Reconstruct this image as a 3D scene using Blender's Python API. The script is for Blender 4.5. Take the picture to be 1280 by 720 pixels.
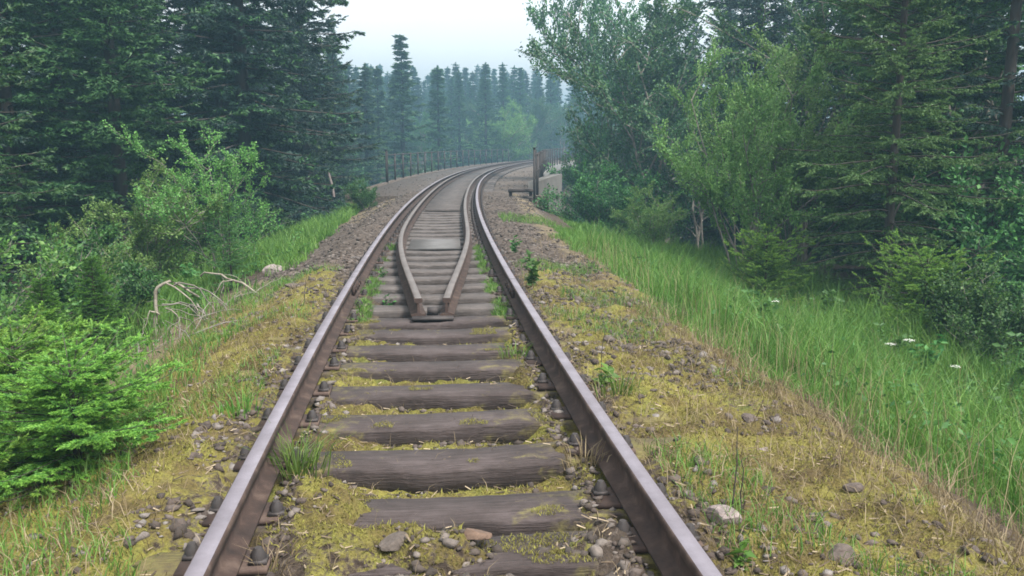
import bpy, math, random
import numpy as np
R = math.radians
C = bpy.context.scene.collection
sc = bpy.context.scene
for o in list(bpy.data.objects): bpy.data.objects.remove(o)

# ------------------------------------------------------------------ camera, light, exposure
cam_d = bpy.data.cameras.new('camera'); cam = bpy.data.objects.new('camera', cam_d); C.objects.link(cam)
cam.location = (0, 0, 1.24); cam.rotation_euler = (R(90) - 0.167, 0, 0)
cam_d.sensor_width = 36; cam_d.lens = 36 * 1060 / 1280
cam_d.clip_start = 0.05; cam_d.clip_end = 2000
sc.camera = cam
SUN_EL, SUN_AZ = 55, 135          # azimuth measured from +Y (the view direction) towards +X
w = bpy.data.worlds.new('World'); sc.world = w; w.use_nodes = True
nt = w.node_tree; nt.nodes.clear()
n_out = nt.nodes.new('ShaderNodeOutputWorld'); n_bg = nt.nodes.new('ShaderNodeBackground')
n_sky = nt.nodes.new('ShaderNodeTexSky'); n_sky.sky_type = 'NISHITA'; n_sky.sun_disc = False
n_sky.sun_elevation = R(SUN_EL); n_sky.sun_rotation = R(SUN_AZ)
n_sky.air_density = 1.0; n_sky.dust_density = 4.0; n_sky.ozone_density = 1.0
n_hsv = nt.nodes.new('ShaderNodeHueSaturation'); n_hsv.inputs['Saturation'].default_value = 0.45
nt.links.new(n_sky.outputs[0], n_hsv.inputs['Color'])
# a bright broken overcast over the blue
n_tc = nt.nodes.new('ShaderNodeTexCoord'); n_cl = nt.nodes.new('ShaderNodeTexNoise'); n_cl.inputs['Scale'].default_value = 2.2; n_cl.inputs['Detail'].default_value = 5
n_cr = nt.nodes.new('ShaderNodeValToRGB'); n_cr.color_ramp.elements[0].position = .30; n_cr.color_ramp.elements[0].color = (.62, .62, .62, 1)
n_cr.color_ramp.elements[1].position = .60; n_cr.color_ramp.elements[1].color = (1, 1, 1, 1)
n_mx = nt.nodes.new('ShaderNodeMix'); n_mx.data_type = 'RGBA'; n_mx.inputs[7].default_value = (5.6, 5.65, 5.7, 1)
nt.links.new(n_tc.outputs['Generated'], n_cl.inputs['Vector']); nt.links.new(n_cl.outputs[0], n_cr.inputs[0])
nt.links.new(n_cr.outputs[0], n_mx.inputs[0]); nt.links.new(n_hsv.outputs[0], n_mx.inputs[6]); nt.links.new(n_mx.outputs[2], n_bg.inputs['Color'])
n_bg.inputs['Strength'].default_value = 0.15
nt.links.new(n_bg.outputs[0], n_out.inputs['Surface'])
sun_d = bpy.data.lights.new('sun', 'SUN'); sun_d.energy = 3.6; sun_d.angle = R(11); sun_d.color = (1.0, 0.96, 0.9)
sun = bpy.data.objects.new('sun', sun_d); C.objects.link(sun)
sun.rotation_euler = (R(90 - SUN_EL), 0, R(180 - SUN_AZ))
sun.location = (-20, 30, 60)
sc.view_settings.view_transform = 'Standard'; sc.view_settings.look = 'None'
sc.view_settings.exposure = 1.27; sc.view_settings.gamma = 1; sc.view_settings.use_curve_mapping = False
sc.render.engine = 'CYCLES'
cy = sc.cycles
cy.use_denoising = True; cy.max_bounces = 6; cy.diffuse_bounces = 3; cy.transmission_bounces = 4
cy.transparent_max_bounces = 4; cy.volume_bounces = 1; cy.filter_width = 1.7
cy.use_adaptive_sampling = True

# ------------------------------------------------------------------ track centre line, terrain height
KN = [0, 8, 16, 24, 34, 46, 64, 90]
KV = [.00777, .00325, .00431, .00309, .00481, .00459, .0053, .0053]
DS = .05
SS = np.arange(-30, 400, DS)
_k = np.interp(SS, KN, KV); _k[SS > 130] = 0; _k[SS < 0] = 0.003
_h = np.cumsum(_k) * DS; _i0 = np.argmin(abs(SS)); _h = _h - _h[_i0] - .1348
_x = np.cumsum(np.sin(_h)) * DS; _y = np.cumsum(np.cos(_h)) * DS
_x = _x - _x[_i0] + .12; _y = _y - _y[_i0]
def W(s, o):
    h = np.interp(s, SS, _h)
    return np.interp(s, SS, _x) + o * np.cos(h), np.interp(s, SS, _y) - o * np.sin(h)
def head(s): return float(np.interp(s, SS, _h))
def SO(x, y):
    j = np.argmin((_x - x) ** 2 + (_y - y) ** 2)
    return SS[j], (x - _x[j]) * math.cos(_h[j]) - (y - _y[j]) * math.sin(_h[j])

_pr = np.random.RandomState(7); _perm = _pr.rand(256, 256)
def vnoise(x, y):
    xi = np.floor(x).astype(int); yi = np.floor(y).astype(int); fx = x - xi; fy = y - yi
    fx = fx * fx * (3 - 2 * fx); fy = fy * fy * (3 - 2 * fy)
    g = lambda a, b: _perm[a & 255, b & 255]
    return (g(xi, yi) * (1 - fx) + g(xi + 1, yi) * fx) * (1 - fy) + (g(xi, yi + 1) * (1 - fx) + g(xi + 1, yi + 1) * fx) * fy
def fbm(x, y, f, n=4, seed=0):
    r = 0; a = .5; t = 0
    for i in range(n):
        r = r + a * vnoise(x * f + 17.3 * i + seed * 3.7, y * f + 9.1 * i + seed * 5.1); t += a; a *= .5; f *= 2.03
    return r / t
def sstep(a, b, x):
    t = np.clip((x - a) / (b - a), 0, 1); return t * t * (3 - 2 * t)

SLEEPER_FRONTS = [1.6, 2.15, 2.68, 3.06, 3.62, 4.18, 4.72, 5.28, 5.76, 6.28, 6.75]
while SLEEPER_FRONTS[-1] < 76: SLEEPER_FRONTS.append(SLEEPER_FRONTS[-1] + .57)
SLEEPER_C = np.array(SLEEPER_FRONTS) + .125
# how far each near sleeper lies open, from left to right of the track centre
COV_S = [2.55, 2.85, 3.0, 3.3, 3.5, 3.9, 4.1, 4.45, 4.7, 5.0, 5.3, 5.8, 6.4, 7]
COV_L = [.28, .26, -.30, -.30, -.58, -.58, -.5, -.5, -.58, -.58, -.6, -.6, -.62, -.62]
COV_R = [.38, .38, .56, .56, .55, .55, .5, .5, .5, .5, .55, .55, .6, .6]
PROF_O = [-150, -40, -14, -8, -4.6, -3.0, -2.3, -1.75, -1.3, -1.05, -.9, 0, .9, 1.1, 1.45, 1.85, 2.3, 3.2, 4.4, 6, 9, 20, 60, 150]
PROF_Z = [-.5, -.7, -1.15, -1.25, -1.1, -.78, -.50, -.33, -.24, -.225, -.235, -.235, -.235, -.24, -.22, -.17, -.34, -.72, -1.05, -1.25, -1.35, -1.2, -.6, -.4]
def prof_soft(o):
    return sum(np.interp(o + d, PROF_O, PROF_Z) for d in (-.1, 0, .1)) / 3
def ground(s, o):
    s = np.asarray(s, float); o = np.asarray(o, float)
    z = prof_soft(o)
    ao = abs(o)
    z = z + .10 * (fbm(s, o, .9, 3, 5) - .5) * sstep(1.0, 2.2, ao)
    z = z + .35 * (fbm(s, o, .22, 3, 6) - .5) * sstep(3.0, 6, ao)
    near = 1 - sstep(10, 22, s)
    # moss cushions and clods
    z = z + near * (.075 * (fbm(s, o, 5.5, 3, 1) - .5) + .045 * (fbm(s, o, 19, 2, 2) - .5)) * (1 - sstep(2.6, 5, ao))
    # moss grown over sleeper ends
    oo = o + .22 * (fbm(s, o, 7, 2, 12) - .5)
    lo = np.interp(s, COV_S, COV_L); hi = np.interp(s, COV_S, COV_R)
    inside = sstep(lo - .10, lo + .05, oo) * (1 - sstep(hi - .05, hi + .10, oo))
    cover = (1 - inside) * (1 - sstep(1.15, 1.6, ao)) * (.45 + .75 * sstep(.36, .52, fbm(s, o, 2.6, 2, 11)))
    far_ = sstep(6.5, 7.2, s)
    cover = cover * (1 - far_) + far_ * sstep(.50, .62, ao) * (1 - sstep(1.25, 1.7, ao)) * (.75 + .5 * fbm(s, o, 2.2, 2, 13))
    cover = cover * (1 - .75 * np.exp(-((ao - .7525) / .15) ** 2))
    z = z + .085 * cover + .02 * (ao < .66) * (s < 6.6)
    # hollow on the camera side of each sleeper
    d = SLEEPER_C[np.clip(np.searchsorted(SLEEPER_C, s), 0, len(SLEEPER_C) - 1)] - .125 - s
    hol = np.exp(-((d - .04) / .075) ** 2) * (1 - sstep(.28, .62, abs(o - .12))) * (s < 7)
    z = z - .10 * hol
    # between the guard rails the ballast lies low
    z = z - .10 * (1 - sstep(.40, .5, ao)) * sstep(6.9, 7.6, s)
    # rough earth crest on the right
    z = z + (.13 * (fbm(s, o, 3.1, 3, 8) - .38)) * np.exp(-((o - 1.85) / .33) ** 2) * (1 - sstep(11, 14, s))
    # keep it below the rail foot
    z = np.where((ao > .66) & (ao < .86), np.minimum(z, -.20), z)
    # valley under the bridge
    v = sstep(25.6, 31, s) * (1 - sstep(70, 76, s))
    z = z - v * (3.2 + 0 * z) * (1 - .4 * sstep(30, 80, ao))
    z = z - sstep(16, 26, s) * (1 - sstep(76, 84, s)) * 1.0 * sstep(2.9, 5.5, ao)
    z = z + 6 * sstep(95, 260, s + .3 * ao)
    return z
def gz(x, y):
    s, o = SO(x, y); return float(ground(s, o))

# ------------------------------------------------------------------ helpers
class Geo:
    def __init__(self): self.V = []; self.F = []; self.n = 0
    def add(self, V, F, m=0):
        V = np.asarray(V, float).reshape(-1, 3); F = np.asarray(F, int)
        if len(F) == 0: return self
        self.V.append(V); self.F.append((F + self.n, m)); self.n += len(V); return self
    def box(self, c, d, m=0, rz=0, ry=0):
        x, y, z = [a / 2 for a in d]
        V = np.array([[-x, -y, -z], [x, -y, -z], [x, y, -z], [-x, y, -z], [-x, -y, z], [x, -y, z], [x, y, z], [-x, y, z]])
        if ry: V = V @ np.array([[math.cos(ry), 0, -math.sin(ry)], [0, 1, 0], [math.sin(ry), 0, math.cos(ry)]])
        if rz: V = V @ np.array([[math.cos(rz), math.sin(rz), 0], [-math.sin(rz), math.cos(rz), 0], [0, 0, 1]])
        return self.add(V + np.array(c), [[0, 3, 2, 1], [4, 5, 6, 7], [0, 1, 5, 4], [1, 2, 6, 5], [2, 3, 7, 6], [3, 0, 4, 7]], m)
    def tube(self, P, r, n=6, m=0):
        P = np.asarray(P, float); k = len(P); r = np.broadcast_to(np.asarray(r, float), (k,))
        T = np.gradient(P, axis=0); T /= np.linalg.norm(T, axis=1)[:, None] + 1e-9
        ref = np.array([0, 0, 1.]) if abs(T[0, 2]) < .9 else np.array([1., 0, 0])
        A = np.cross(T, ref); A /= np.linalg.norm(A, axis=1)[:, None] + 1e-9; B = np.cross(T, A)
        th = np.arange(n) * 2 * np.pi / n
        V = P[:, None] + r[:, None, None] * (np.cos(th)[None, :, None] * A[:, None] + np.sin(th)[None, :, None] * B[:, None])
        i = np.arange(k - 1)[:, None] * n; j = np.arange(n)[None]; j2 = (j + 1) % n
        F = np.stack([i + j, i + j2, i + n + j2, i + n + j], -1).reshape(-1, 4)
        self.add(V.reshape(-1, 3), F, m)
        self.add(V[0], [list(range(n))[::-1]], m); self.add(V[-1], [list(range(n))], m); return self
    def build(self, name, mats, parent=None, smooth=False):
        o = bpy.data.objects.new(name, self.mesh(name, mats, smooth)); C.objects.link(o)
        if parent: o.parent = parent
        return o
    def mesh(self, name, mats, smooth=False):
        if not isinstance(mats, (list, tuple)): mats = [mats]
        me = bpy.data.meshes.new(name); V = np.concatenate(self.V)
        me.vertices.add(len(V)); me.vertices.foreach_set('co', V.astype(np.float32).ravel())
        lv = np.concatenate([f.ravel() for f, m in self.F]); lt = np.concatenate([np.full(len(f), f.shape[1]) for f, m in self.F])
        mi = np.concatenate([np.full(len(f), m) for f, m in self.F])
        me.loops.add(len(lv)); me.loops.foreach_set('vertex_index', lv.astype(np.int32))
        me.polygons.add(len(lt)); ls = np.concatenate([[0], np.cumsum(lt)[:-1]])
        me.polygons.foreach_set('loop_start', ls.astype(np.int32)); me.polygons.foreach_set('loop_total', lt.astype(np.int32))
        me.polygons.foreach_set('material_index', mi.astype(np.int32))
        for m in mats: me.materials.append(m)
        if smooth: me.polygons.foreach_set('use_smooth', np.ones(len(lt), bool))
        me.update(calc_edges=True); return me

def tag(o, label=None, cat=None, group=None, kind=None):
    if label: o['label'] = label
    if cat: o['category'] = cat
    if group: o['group'] = group
    if kind: o['kind'] = kind
    return o
def thing(name, label, cat, loc=(0, 0, 0), rz=0, group=None):
    o = bpy.data.objects.new(name, None); C.objects.link(o); o.location = loc; o.rotation_euler = (0, 0, rz)
    o.empty_display_size = .2
    return tag(o, label, cat, group)
def kids(o): return [c for c in bpy.data.objects if c.parent == o]
def copy_tree(src, label=None, loc=None, rz=None, scale=None, group=None, tree=None):
    """copy of a thing with copies of its parts and sub-parts"""
    tree = tree or describe(src)
    def rec(node, parent):
        o, ch = node; c = o.copy(); C.objects.link(c)
        if parent: c.parent = parent
        for n in ch: rec(n, c)
        return c
    c = rec(tree, None)
    if label: c['label'] = label
    if group: c['group'] = group
    if loc is not None: c.location = loc
    if rz is not None: c.rotation_euler = (c.rotation_euler[0] * 0, 0, rz)
    if scale is not None: c.scale = scale if hasattr(scale, '__len__') else (scale,) * 3
    return c
def describe(o): return (o, [describe(c) for c in kids(o)])

def nodes(name):
    m = bpy.data.materials.new(name); m.use_nodes = True; t = m.node_tree
    return m, t, t.nodes['Principled BSDF']
def nd(t, ty, **kw):
    n = t.nodes.new(ty)
    for k, v in kw.items():
        if k in n.inputs.keys(): n.inputs[k].default_value = v
        else: setattr(n, k, v)
    return n
def ramp(t, fac, stops):
    n = t.nodes.new('ShaderNodeValToRGB'); e = n.color_ramp.elements
    while len(e) < len(stops): e.new(.5)
    for q, (p, c) in zip(e, stops): q.position = p; q.color = (*c, 1)
    if fac is not None: t.links.new(fac, n.inputs[0])
    return n
def mix(t, fac, a, b, mode='MIX'):
    n = t.nodes.new('ShaderNodeMix'); n.data_type = 'RGBA'; n.blend_type = mode
    for v, i in ((fac, 0), (a, 6), (b, 7)):
        if hasattr(v, 'is_linked'): t.links.new(v, n.inputs[i])
        else: n.inputs[i].default_value = v if i == 0 else (*v, 1)
    return n.outputs[2]
def math_n(t, op, a, b=0., clamp=False):
    n = t.nodes.new('ShaderNodeMath'); n.operation = op; n.use_clamp = clamp
    for v, i in ((a, 0), (b, 1)):
        if hasattr(v, 'is_linked'): t.links.new(v, n.inputs[i])
        else: n.inputs[i].default_value = v
    return n.outputs[0]
def noise(t, scale, detail=4, vec=None, rough=.6):
    n = nd(t, 'ShaderNodeTexNoise', Scale=scale, Detail=detail, Roughness=rough)
    if vec is not None: t.links.new(vec, n.inputs['Vector'])
    return n
def bump(t, p, h, strength, dist):
    b = nd(t, 'ShaderNodeBump', Strength=strength, Distance=dist); t.links.new(h, b.inputs['Height']); t.links.new(b.outputs[0], p.inputs['Normal'])

def leaf_mat(name, c0, c1, c2, trans=.35, patch=.6, rough=.55, tint=None):
    """per-leaf colour spread plus clump-to-clump drift, with some light let through"""
    m, t, p = nodes(name)
    g = nd(t, 'ShaderNodeNewGeometry'); tc = nd(t, 'ShaderNodeTexCoord')
    nz = noise(t, patch, 2, tc.outputs['Object'])
    f = math_n(t, 'ADD', math_n(t, 'MULTIPLY', g.outputs['Random Per Island'], .55), math_n(t, 'MULTIPLY', nz.outputs[0], .5))
    r = ramp(t, f, [(.15, c0), (.5, c1), (.9, c2)])
    col = r.outputs[0]
    oi = nd(t, 'ShaderNodeObjectInfo')
    hv = nd(t, 'ShaderNodeHueSaturation'); t.links.new(col, hv.inputs['Color'])
    t.links.new(math_n(t, 'ADD', math_n(t, 'MULTIPLY', oi.outputs['Random'], .5), .75), hv.inputs['Value'])
    t.links.new(math_n(t, 'ADD', math_n(t, 'MULTIPLY', oi.outputs['Random'], .04), .48), hv.inputs['Hue'])
    col = hv.outputs[0]
    t.links.new(col, p.inputs['Base Color']); p.inputs['Roughness'].default_value = rough
    p.inputs['Specular IOR Level'].default_value = .35
    tr = nd(t, 'ShaderNodeBsdfTranslucent'); t.links.new(col, tr.inputs['Color'])
    mx = nd(t, 'ShaderNodeMixShader'); mx.inputs[0].default_value = trans
    t.links.new(p.outputs[0], mx.inputs[1]); t.links.new(tr.outputs[0], mx.inputs[2])
    t.links.new(mx.outputs[0], t.nodes['Material Output'].inputs['Surface'])
    return m
def rough_mat(name, c0, c1, scale=6, stretch=(1, 1, 1), rough=.85, metal=0., bmp=.4, dist=.01, c2=None, detail=5):
    m, t, p = nodes(name); tc = nd(t, 'ShaderNodeTexCoord'); mp = nd(t, 'ShaderNodeMapping'); mp.inputs['Scale'].default_value = stretch
    t.links.new(tc.outputs['Object'], mp.inputs[0]); nz = noise(t, scale, detail, mp.outputs[0], .65)
    st = [(.3, c0), (.7, c1)] if c2 is None else [(.28, c0), (.52, c1), (.75, c2)]
    t.links.new(ramp(t, nz.outputs[0], st).outputs[0], p.inputs['Base Color'])
    p.inputs['Roughness'].default_value = rough; p.inputs['Metallic'].default_value = metal
    bump(t, p, nz.outputs[0], bmp, dist); return m

M = {}
M['spruce_old'] = leaf_mat('spruce_old', (.010, .027, .020), (.017, .041, .028), (.030, .064, .040), .12, .35)
M['spruce_mid'] = leaf_mat('spruce_mid', (.020, .060, .020), (.034, .095, .028), (.055, .135, .038), .15, .5)
M['spruce_tip'] = leaf_mat('spruce_tip', (.065, .18, .022), (.10, .26, .032), (.16, .34, .05), .35, .8)
M['spruce_tip_dull'] = leaf_mat('spruce_tip_dull', (.028, .08, .028), (.045, .115, .033), (.07, .15, .042), .18, .5)
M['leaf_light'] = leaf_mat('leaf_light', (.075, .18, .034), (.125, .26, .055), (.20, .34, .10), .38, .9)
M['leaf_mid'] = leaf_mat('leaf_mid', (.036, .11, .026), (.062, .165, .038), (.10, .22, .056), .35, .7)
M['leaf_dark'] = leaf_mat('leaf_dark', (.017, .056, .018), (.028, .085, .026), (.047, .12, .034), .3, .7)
M['leaf_blue'] = leaf_mat('leaf_blue', (.035, .095, .046), (.055, .135, .06), (.09, .185, .08), .35, .7)
M['grass'] = leaf_mat('grass_blades', (.046, .115, .017), (.090, .19, .028), (.165, .265, .055), .35, .8)
M['grass_dry'] = leaf_mat('grass_dry', (.12, .09, .05), (.21, .165, .09), (.33, .27, .16), .25, 1.2)
M['leaf_herb'] = leaf_mat('leaf_herb', (.026, .08, .018), (.05, .125, .026), (.10, .19, .045), .35, 1.)
M['moss'] = leaf_mat('moss_shoots', (.095, .068, .025), (.165, .152, .034), (.26, .255, .055), .2, 2.2, .9)
M['dead_needle'] = leaf_mat('dead_needle', (.05, .04, .034), (.085, .07, .058), (.13, .11, .09), .05, .5)
M['bark'] = rough_mat('bark', (.020, .016, .013), (.060, .048, .040), 9, (1, 1, .25), .95, bmp=.8, dist=.02)
M['bark_grey'] = rough_mat('bark_grey', (.07, .06, .05), (.24, .22, .19), 7, (1, 1, .5), .9, bmp=.5)
M['dead_wood'] = rough_mat('dead_wood', (.10, .082, .062), (.30, .265, .215), 14, (1, 1, 1), .85)
M['timber'] = rough_mat('weathered_timber', (.020, .014, .013), (.052, .040, .041), 5, (.7, 8, 8), .9, bmp=.9, dist=.012, c2=(.10, .085, .087))
M['timber_pale'] = rough_mat('pale_timber', (.10, .09, .085), (.20, .185, .175), 5, (.6, 7, 7), .8, bmp=.5, dist=.01, c2=(.30, .28, .27))
def timber(name, c0, c1, c2, moss_=True):
    m, t, p = nodes(name); tc = nd(t, 'ShaderNodeTexCoord'); oi = nd(t, 'ShaderNodeObjectInfo')
    def st(v, sc_):
        mp = nd(t, 'ShaderNodeMapping'); mp.inputs['Scale'].default_value = v; t.links.new(tc.outputs['Object'], mp.inputs[0])
        cmb = nd(t, 'ShaderNodeVectorMath', operation='ADD'); t.links.new(mp.outputs[0], cmb.inputs[0])
        sc2 = math_n(t, 'MULTIPLY', oi.outputs['Random'], 37.); t.links.new(sc2, cmb.inputs[1]); return noise(t, sc_, 6, cmb.outputs[0], .7)
    a = st((1.2, 1.6, 1.6), 3); b = st((.8, 22, 22), 4); c_ = st((3, 60, 60), 2)
    f = math_n(t, 'ADD', math_n(t, 'MULTIPLY', a.outputs[0], .5), math_n(t, 'MULTIPLY', b.outputs[0], .5))
    r = ramp(t, f, [(.36, c0), (.5, c1), (.64, c2)])
    crack = ramp(t, b.outputs[0], [(.30, (.25,) * 3), (.40, (1,) * 3)])
    sx = nd(t, 'ShaderNodeSeparateXYZ'); t.links.new(tc.outputs['Object'], sx.inputs[0]); m_ = noise(t, 9, 5, tc.outputs['Object'], .7)
    q = math_n(t, 'ADD', math_n(t, 'MULTIPLY', math_n(t, 'ABSOLUTE', sx.outputs[0]), .42), math_n(t, 'ADD', math_n(t, 'MULTIPLY', m_.outputs[0], .55), math_n(t, 'MULTIPLY', a.outputs[0], .55)))
    mo = ramp(t, q, [(.74, (0,) * 3), (.90, (.9,) * 3)]); mc = ramp(t, m_.outputs[0], [(.35, (.07, .048, .024)), (.55, (.13, .11, .034)), (.7, (.19, .17, .045))])
    col = mix(t, 1., r.outputs[0], crack.outputs[0], 'MULTIPLY'); col = mix(t, mo.outputs[0], col, mc.outputs[0]) if moss_ else col
    t.links.new(col, p.inputs['Base Color']); p.inputs['Roughness'].default_value = .88
    bump(t, p, math_n(t, 'ADD', math_n(t, 'ADD', b.outputs[0], math_n(t, 'MULTIPLY', c_.outputs[0], .4)), a.outputs[0]), .8, .012); return m
M['timber'] = timber('weathered_timber', (.018, .0125, .011), (.043, .031, .029), (.082, .064, .063))
M['timber_pale'] = timber('pale_timber', (.038, .031, .028), (.078, .066, .061), (.14, .122, .115), False)
M['concrete'] = rough_mat('pale_concrete', (.07, .066, .060), (.135, .13, .122), 1.6, (1, 1, .4), .9, bmp=.3, c2=(.20, .195, .19))
M['deck_gravel'] = rough_mat('deck_gravel', (.035, .026, .020), (.085, .064, .050), 18, (1, 1, 1), .95, bmp=1, dist=.03, c2=(.15, .122, .10))
M['rust'] = rough_mat('rusty_steel', (.018, .011, .009), (.046, .027, .021), 9, (1, 1, 1), .85, .1, .6, .004, (.11, .075, .058))
M['steel_dark'] = rough_mat('dark_steel', (.025, .022, .022), (.06, .05, .048), 14, (1, 1, 1), .7, .3, .4, .004)
M['plate'] = rough_mat('steel_plate', (.09, .085, .08), (.16, .15, .145), 4, (1, 1, 1), .6, .4, .3, .004)
m, t, p = nodes('polished_head'); M['polish'] = m
tc = nd(t, 'ShaderNodeTexCoord'); nz = noise(t, 3.5, 6, tc.outputs['Object'], .7)
t.links.new(ramp(t, nz.outputs[0], [(.3, (.125, .112, .128)), (.7, (.22, .20, .23))]).outputs[0], p.inputs['Base Color'])
p.inputs['Metallic'].default_value = .25; p.inputs['Roughness'].default_value = .5
t.links.new(ramp(t, nz.outputs[0], [(.3, (.62,) * 3), (.7, (.45,) * 3)]).outputs[0], p.inputs['Roughness'])
# stones: colour per stone
def stone_mat(name, stops, lichen=.35):
    m, t, p = nodes(name); g = nd(t, 'ShaderNodeNewGeometry'); tc = nd(t, 'ShaderNodeTexCoord')
    r = ramp(t, g.outputs['Random Per Island'], stops); nz = noise(t, 40, 5, tc.outputs['Object'], .7)
    c = mix(t, nz.outputs[0], r.outputs[0], (.06, .05, .045), 'MIX')
    c = mix(t, ramp(t, nz.outputs[0], [(.3, (.5,) * 3), (.7, (1.2,) * 3)]).outputs[0], r.outputs[0], r.outputs[0])
    mm = mix(t, 1., r.outputs[0], ramp(t, nz.outputs[0], [(.3, (.55,) * 3), (.7, (1.25,) * 3)]).outputs[0], 'MULTIPLY')
    t.links.new(mm, p.inputs['Base Color']); p.inputs['Roughness'].default_value = .9
    bump(t, p, nz.outputs[0], .6, .008); return m
M['stone_dark'] = stone_mat('ballast_stone', [(0, (.035, .026, .021)), (.4, (.065, .048, .039)), (.75, (.10, .078, .068)), (.97, (.18, .16, .148))])
M['stone_grey'] = stone_mat('grey_stone', [(0, (.032, .024, .019)), (.5, (.065, .050, .041)), (1, (.15, .126, .110))])
M['stone_pale'] = stone_mat('pale_stone', [(0, (.17, .135, .125)), (1, (.24, .20, .19))])
M['stone_brown'] = stone_mat('brown_stone', [(0, (.10, .064, .045)), (1, (.13, .082, .056))])
m, t, p = nodes('flower_white'); M['white'] = m; p.inputs['Base Color'].default_value = (.75, .75, .7, 1); p.inputs['Roughness'].default_value = .7
m, t, p = nodes('flower_yellow'); M['yellow'] = m; p.inputs['Base Color'].default_value = (.7, .55, .04, 1); p.inputs['Roughness'].default_value = .7

M['stick'] = stone_mat('stick_litter', [(0, (.03, .02, .015)), (.5, (.10, .07, .045)), (1, (.34, .27, .18))])
# ground: four kinds of cover from a vertex attribute, each broken up by its own noise
m, t, p = nodes('ground_cover'); M['ground'] = m
tc = nd(t, 'ShaderNodeTexCoord'); ob = tc.outputs['Object']
at = nd(t, 'ShaderNodeAttribute', attribute_name='zone'); sp = nd(t, 'ShaderNodeSeparateColor'); t.links.new(at.outputs['Color'], sp.inputs[0])
n1 = noise(t, 3.2, 5, ob, .65); n2 = noise(t, 21, 5, ob, .7); n3 = noise(t, 1.1, 4, ob, .6); n4 = noise(t, 75, 3, ob, .7)
soil = ramp(t, n2.outputs[0], [(.3, (.030, .022, .017)), (.55, (.075, .055, .040)), (.72, (.14, .11, .085))]).outputs[0]
moss = ramp(t, n1.outputs[0], [(.30, (.070, .048, .026)), (.45, (.125, .098, .034)), (.58, (.18, .165, .040)), (.75, (.09, .112, .032))]).outputs[0]
moss = mix(t, .8, moss, ramp(t, n4.outputs[0], [(.3, (.45,) * 3), (.7, (1.4,) * 3)]).outputs[0], 'MULTIPLY')
dry = ramp(t, n2.outputs[0], [(.3, (.07, .052, .036)), (.5, (.15, .12, .075)), (.7, (.25, .205, .135))]).outputs[0]
vo = nd(t, 'ShaderNodeTexVoronoi', Scale=26); t.links.new(ob, vo.inputs['Vector'])
grav = ramp(t, vo.outputs['Color'], [(0., (.035, .026, .021)), (.5, (.080, .062, .050)), (1., (.16, .132, .115))]).outputs[0]
def msk(ch, nz, lo, hi):
    return math_n(t, 'MULTIPLY', math_n(t, 'SUBTRACT', math_n(t, 'ADD', sp.outputs[ch], math_n(t, 'MULTIPLY', math_n(t, 'SUBTRACT', nz, .5), 1.7)), lo), 1 / (hi - lo), True)
c = mix(t, msk(2, n2.outputs[0], .35, .6), soil, grav)
c = mix(t, msk(1, n1.outputs[0], .35, .65), c, dry)
c = mix(t, msk(0, n2.outputs[0], .32, .52), c, moss)
c = mix(t, 1., c, ramp(t, n3.outputs[0], [(.3, (.75,) * 3), (.7, (1.15,) * 3)]).outputs[0], 'MULTIPLY')
t.links.new(c, p.inputs['Base Color']); p.inputs['Roughness'].default_value = .95; p.inputs['Specular IOR Level'].default_value = .2
bump(t, p, math_n(t, 'ADD', n2.outputs[0], math_n(t, 'MULTIPLY', n4.outputs[0], .5)), .9, .03)

# ------------------------------------------------------------------ the ground sheet
def grid_steps(a0, a1, d0, b1, g):
    r = list(np.arange(a0, a1, d0)); d = d0
    while r[-1] < b1: d *= g; r.append(r[-1] + min(d, 6))
    return np.array(r)
sg = np.concatenate([[-24, -16, -10, -6, -3, -1.5, 0, .8, 1.4], grid_steps(1.9, 8.5, .028, 300, 1.022)])
pos = grid_steps(0, 2.5, .028, 160, 1.07)
og = np.concatenate([-pos[:0:-1], pos])
Sg, Og = np.meshgrid(sg, og, indexing='ij')
X, Y = W(Sg, Og); Z = ground(Sg, Og)
ns, no = Sg.shape
idx = np.arange(ns * no).reshape(ns, no)
F = np.stack([idx[:-1, :-1], idx[:-1, 1:], idx[1:, 1:], idx[1:, :-1]], -1).reshape(-1, 4)[:, ::-1]
g = Geo().add(np.stack([X, Y, Z], -1), F)
gr = g.build('ground', M['ground'], smooth=True); tag(gr, kind='structure')
def zones(s, o):
    ao = abs(o); nn = fbm(s, o, 1.3, 3, 21)
    moss = (1 - sstep(1.9, 2.5, o)) * (1 - sstep(1.7, 2.6, -o)) * (1 - sstep(8.2, 11.5, s)) * (.78 + .10 * (ao > .95))
    moss = moss - .42 * np.exp(-((ao - .95) / .17) ** 2) - .4 * np.exp(-((ao - .60) / .09) ** 2)
    moss = moss - .55 * sstep(6.3, 7, s) * (1 - sstep(.75, .95, ao))
    moss = moss - .35 * (1 - sstep(2.7, 3.2, s)) * (1 - sstep(.5, .8, ao)) - .35 * np.exp(-((o - 1.75) / .25) ** 2)
    dry = .75 * np.exp(-((o - 1.95) / .32) ** 2) + .22 * sstep(1.2, 2.0, -o) * (1 - sstep(2.6, 3.4, -o)) * (1 - sstep(6, 9, s))
    dry = dry + .8 * sstep(15, 20, s) * sstep(1.1, 1.6, -o) * (1 - sstep(3.2, 4, -o))
    dry = dry + .6 * (((s - 8.6) / 2.4) ** 2 + ((o + 2.45) / .75) ** 2 < 1)
    gravl = sstep(7.5, 11, s) * (1 - sstep(2.0, 2.7, ao)) + .6 * np.exp(-((ao - .95) / .2) ** 2) + .5 * (1 - sstep(2.8, 3.3, s)) * (ao < .7)
    gravl = gravl + .6 * np.exp(-((o - 1.5) / .3) ** 2) * sstep(4.6, 6.5, s)
    return np.stack([np.clip(moss, 0, 1), np.clip(dry, 0, 1), np.clip(gravl, 0, 1), np.ones_like(s)], -1)
ca = gr.data.color_attributes.new('zone', 'FLOAT_COLOR', 'POINT')
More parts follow.
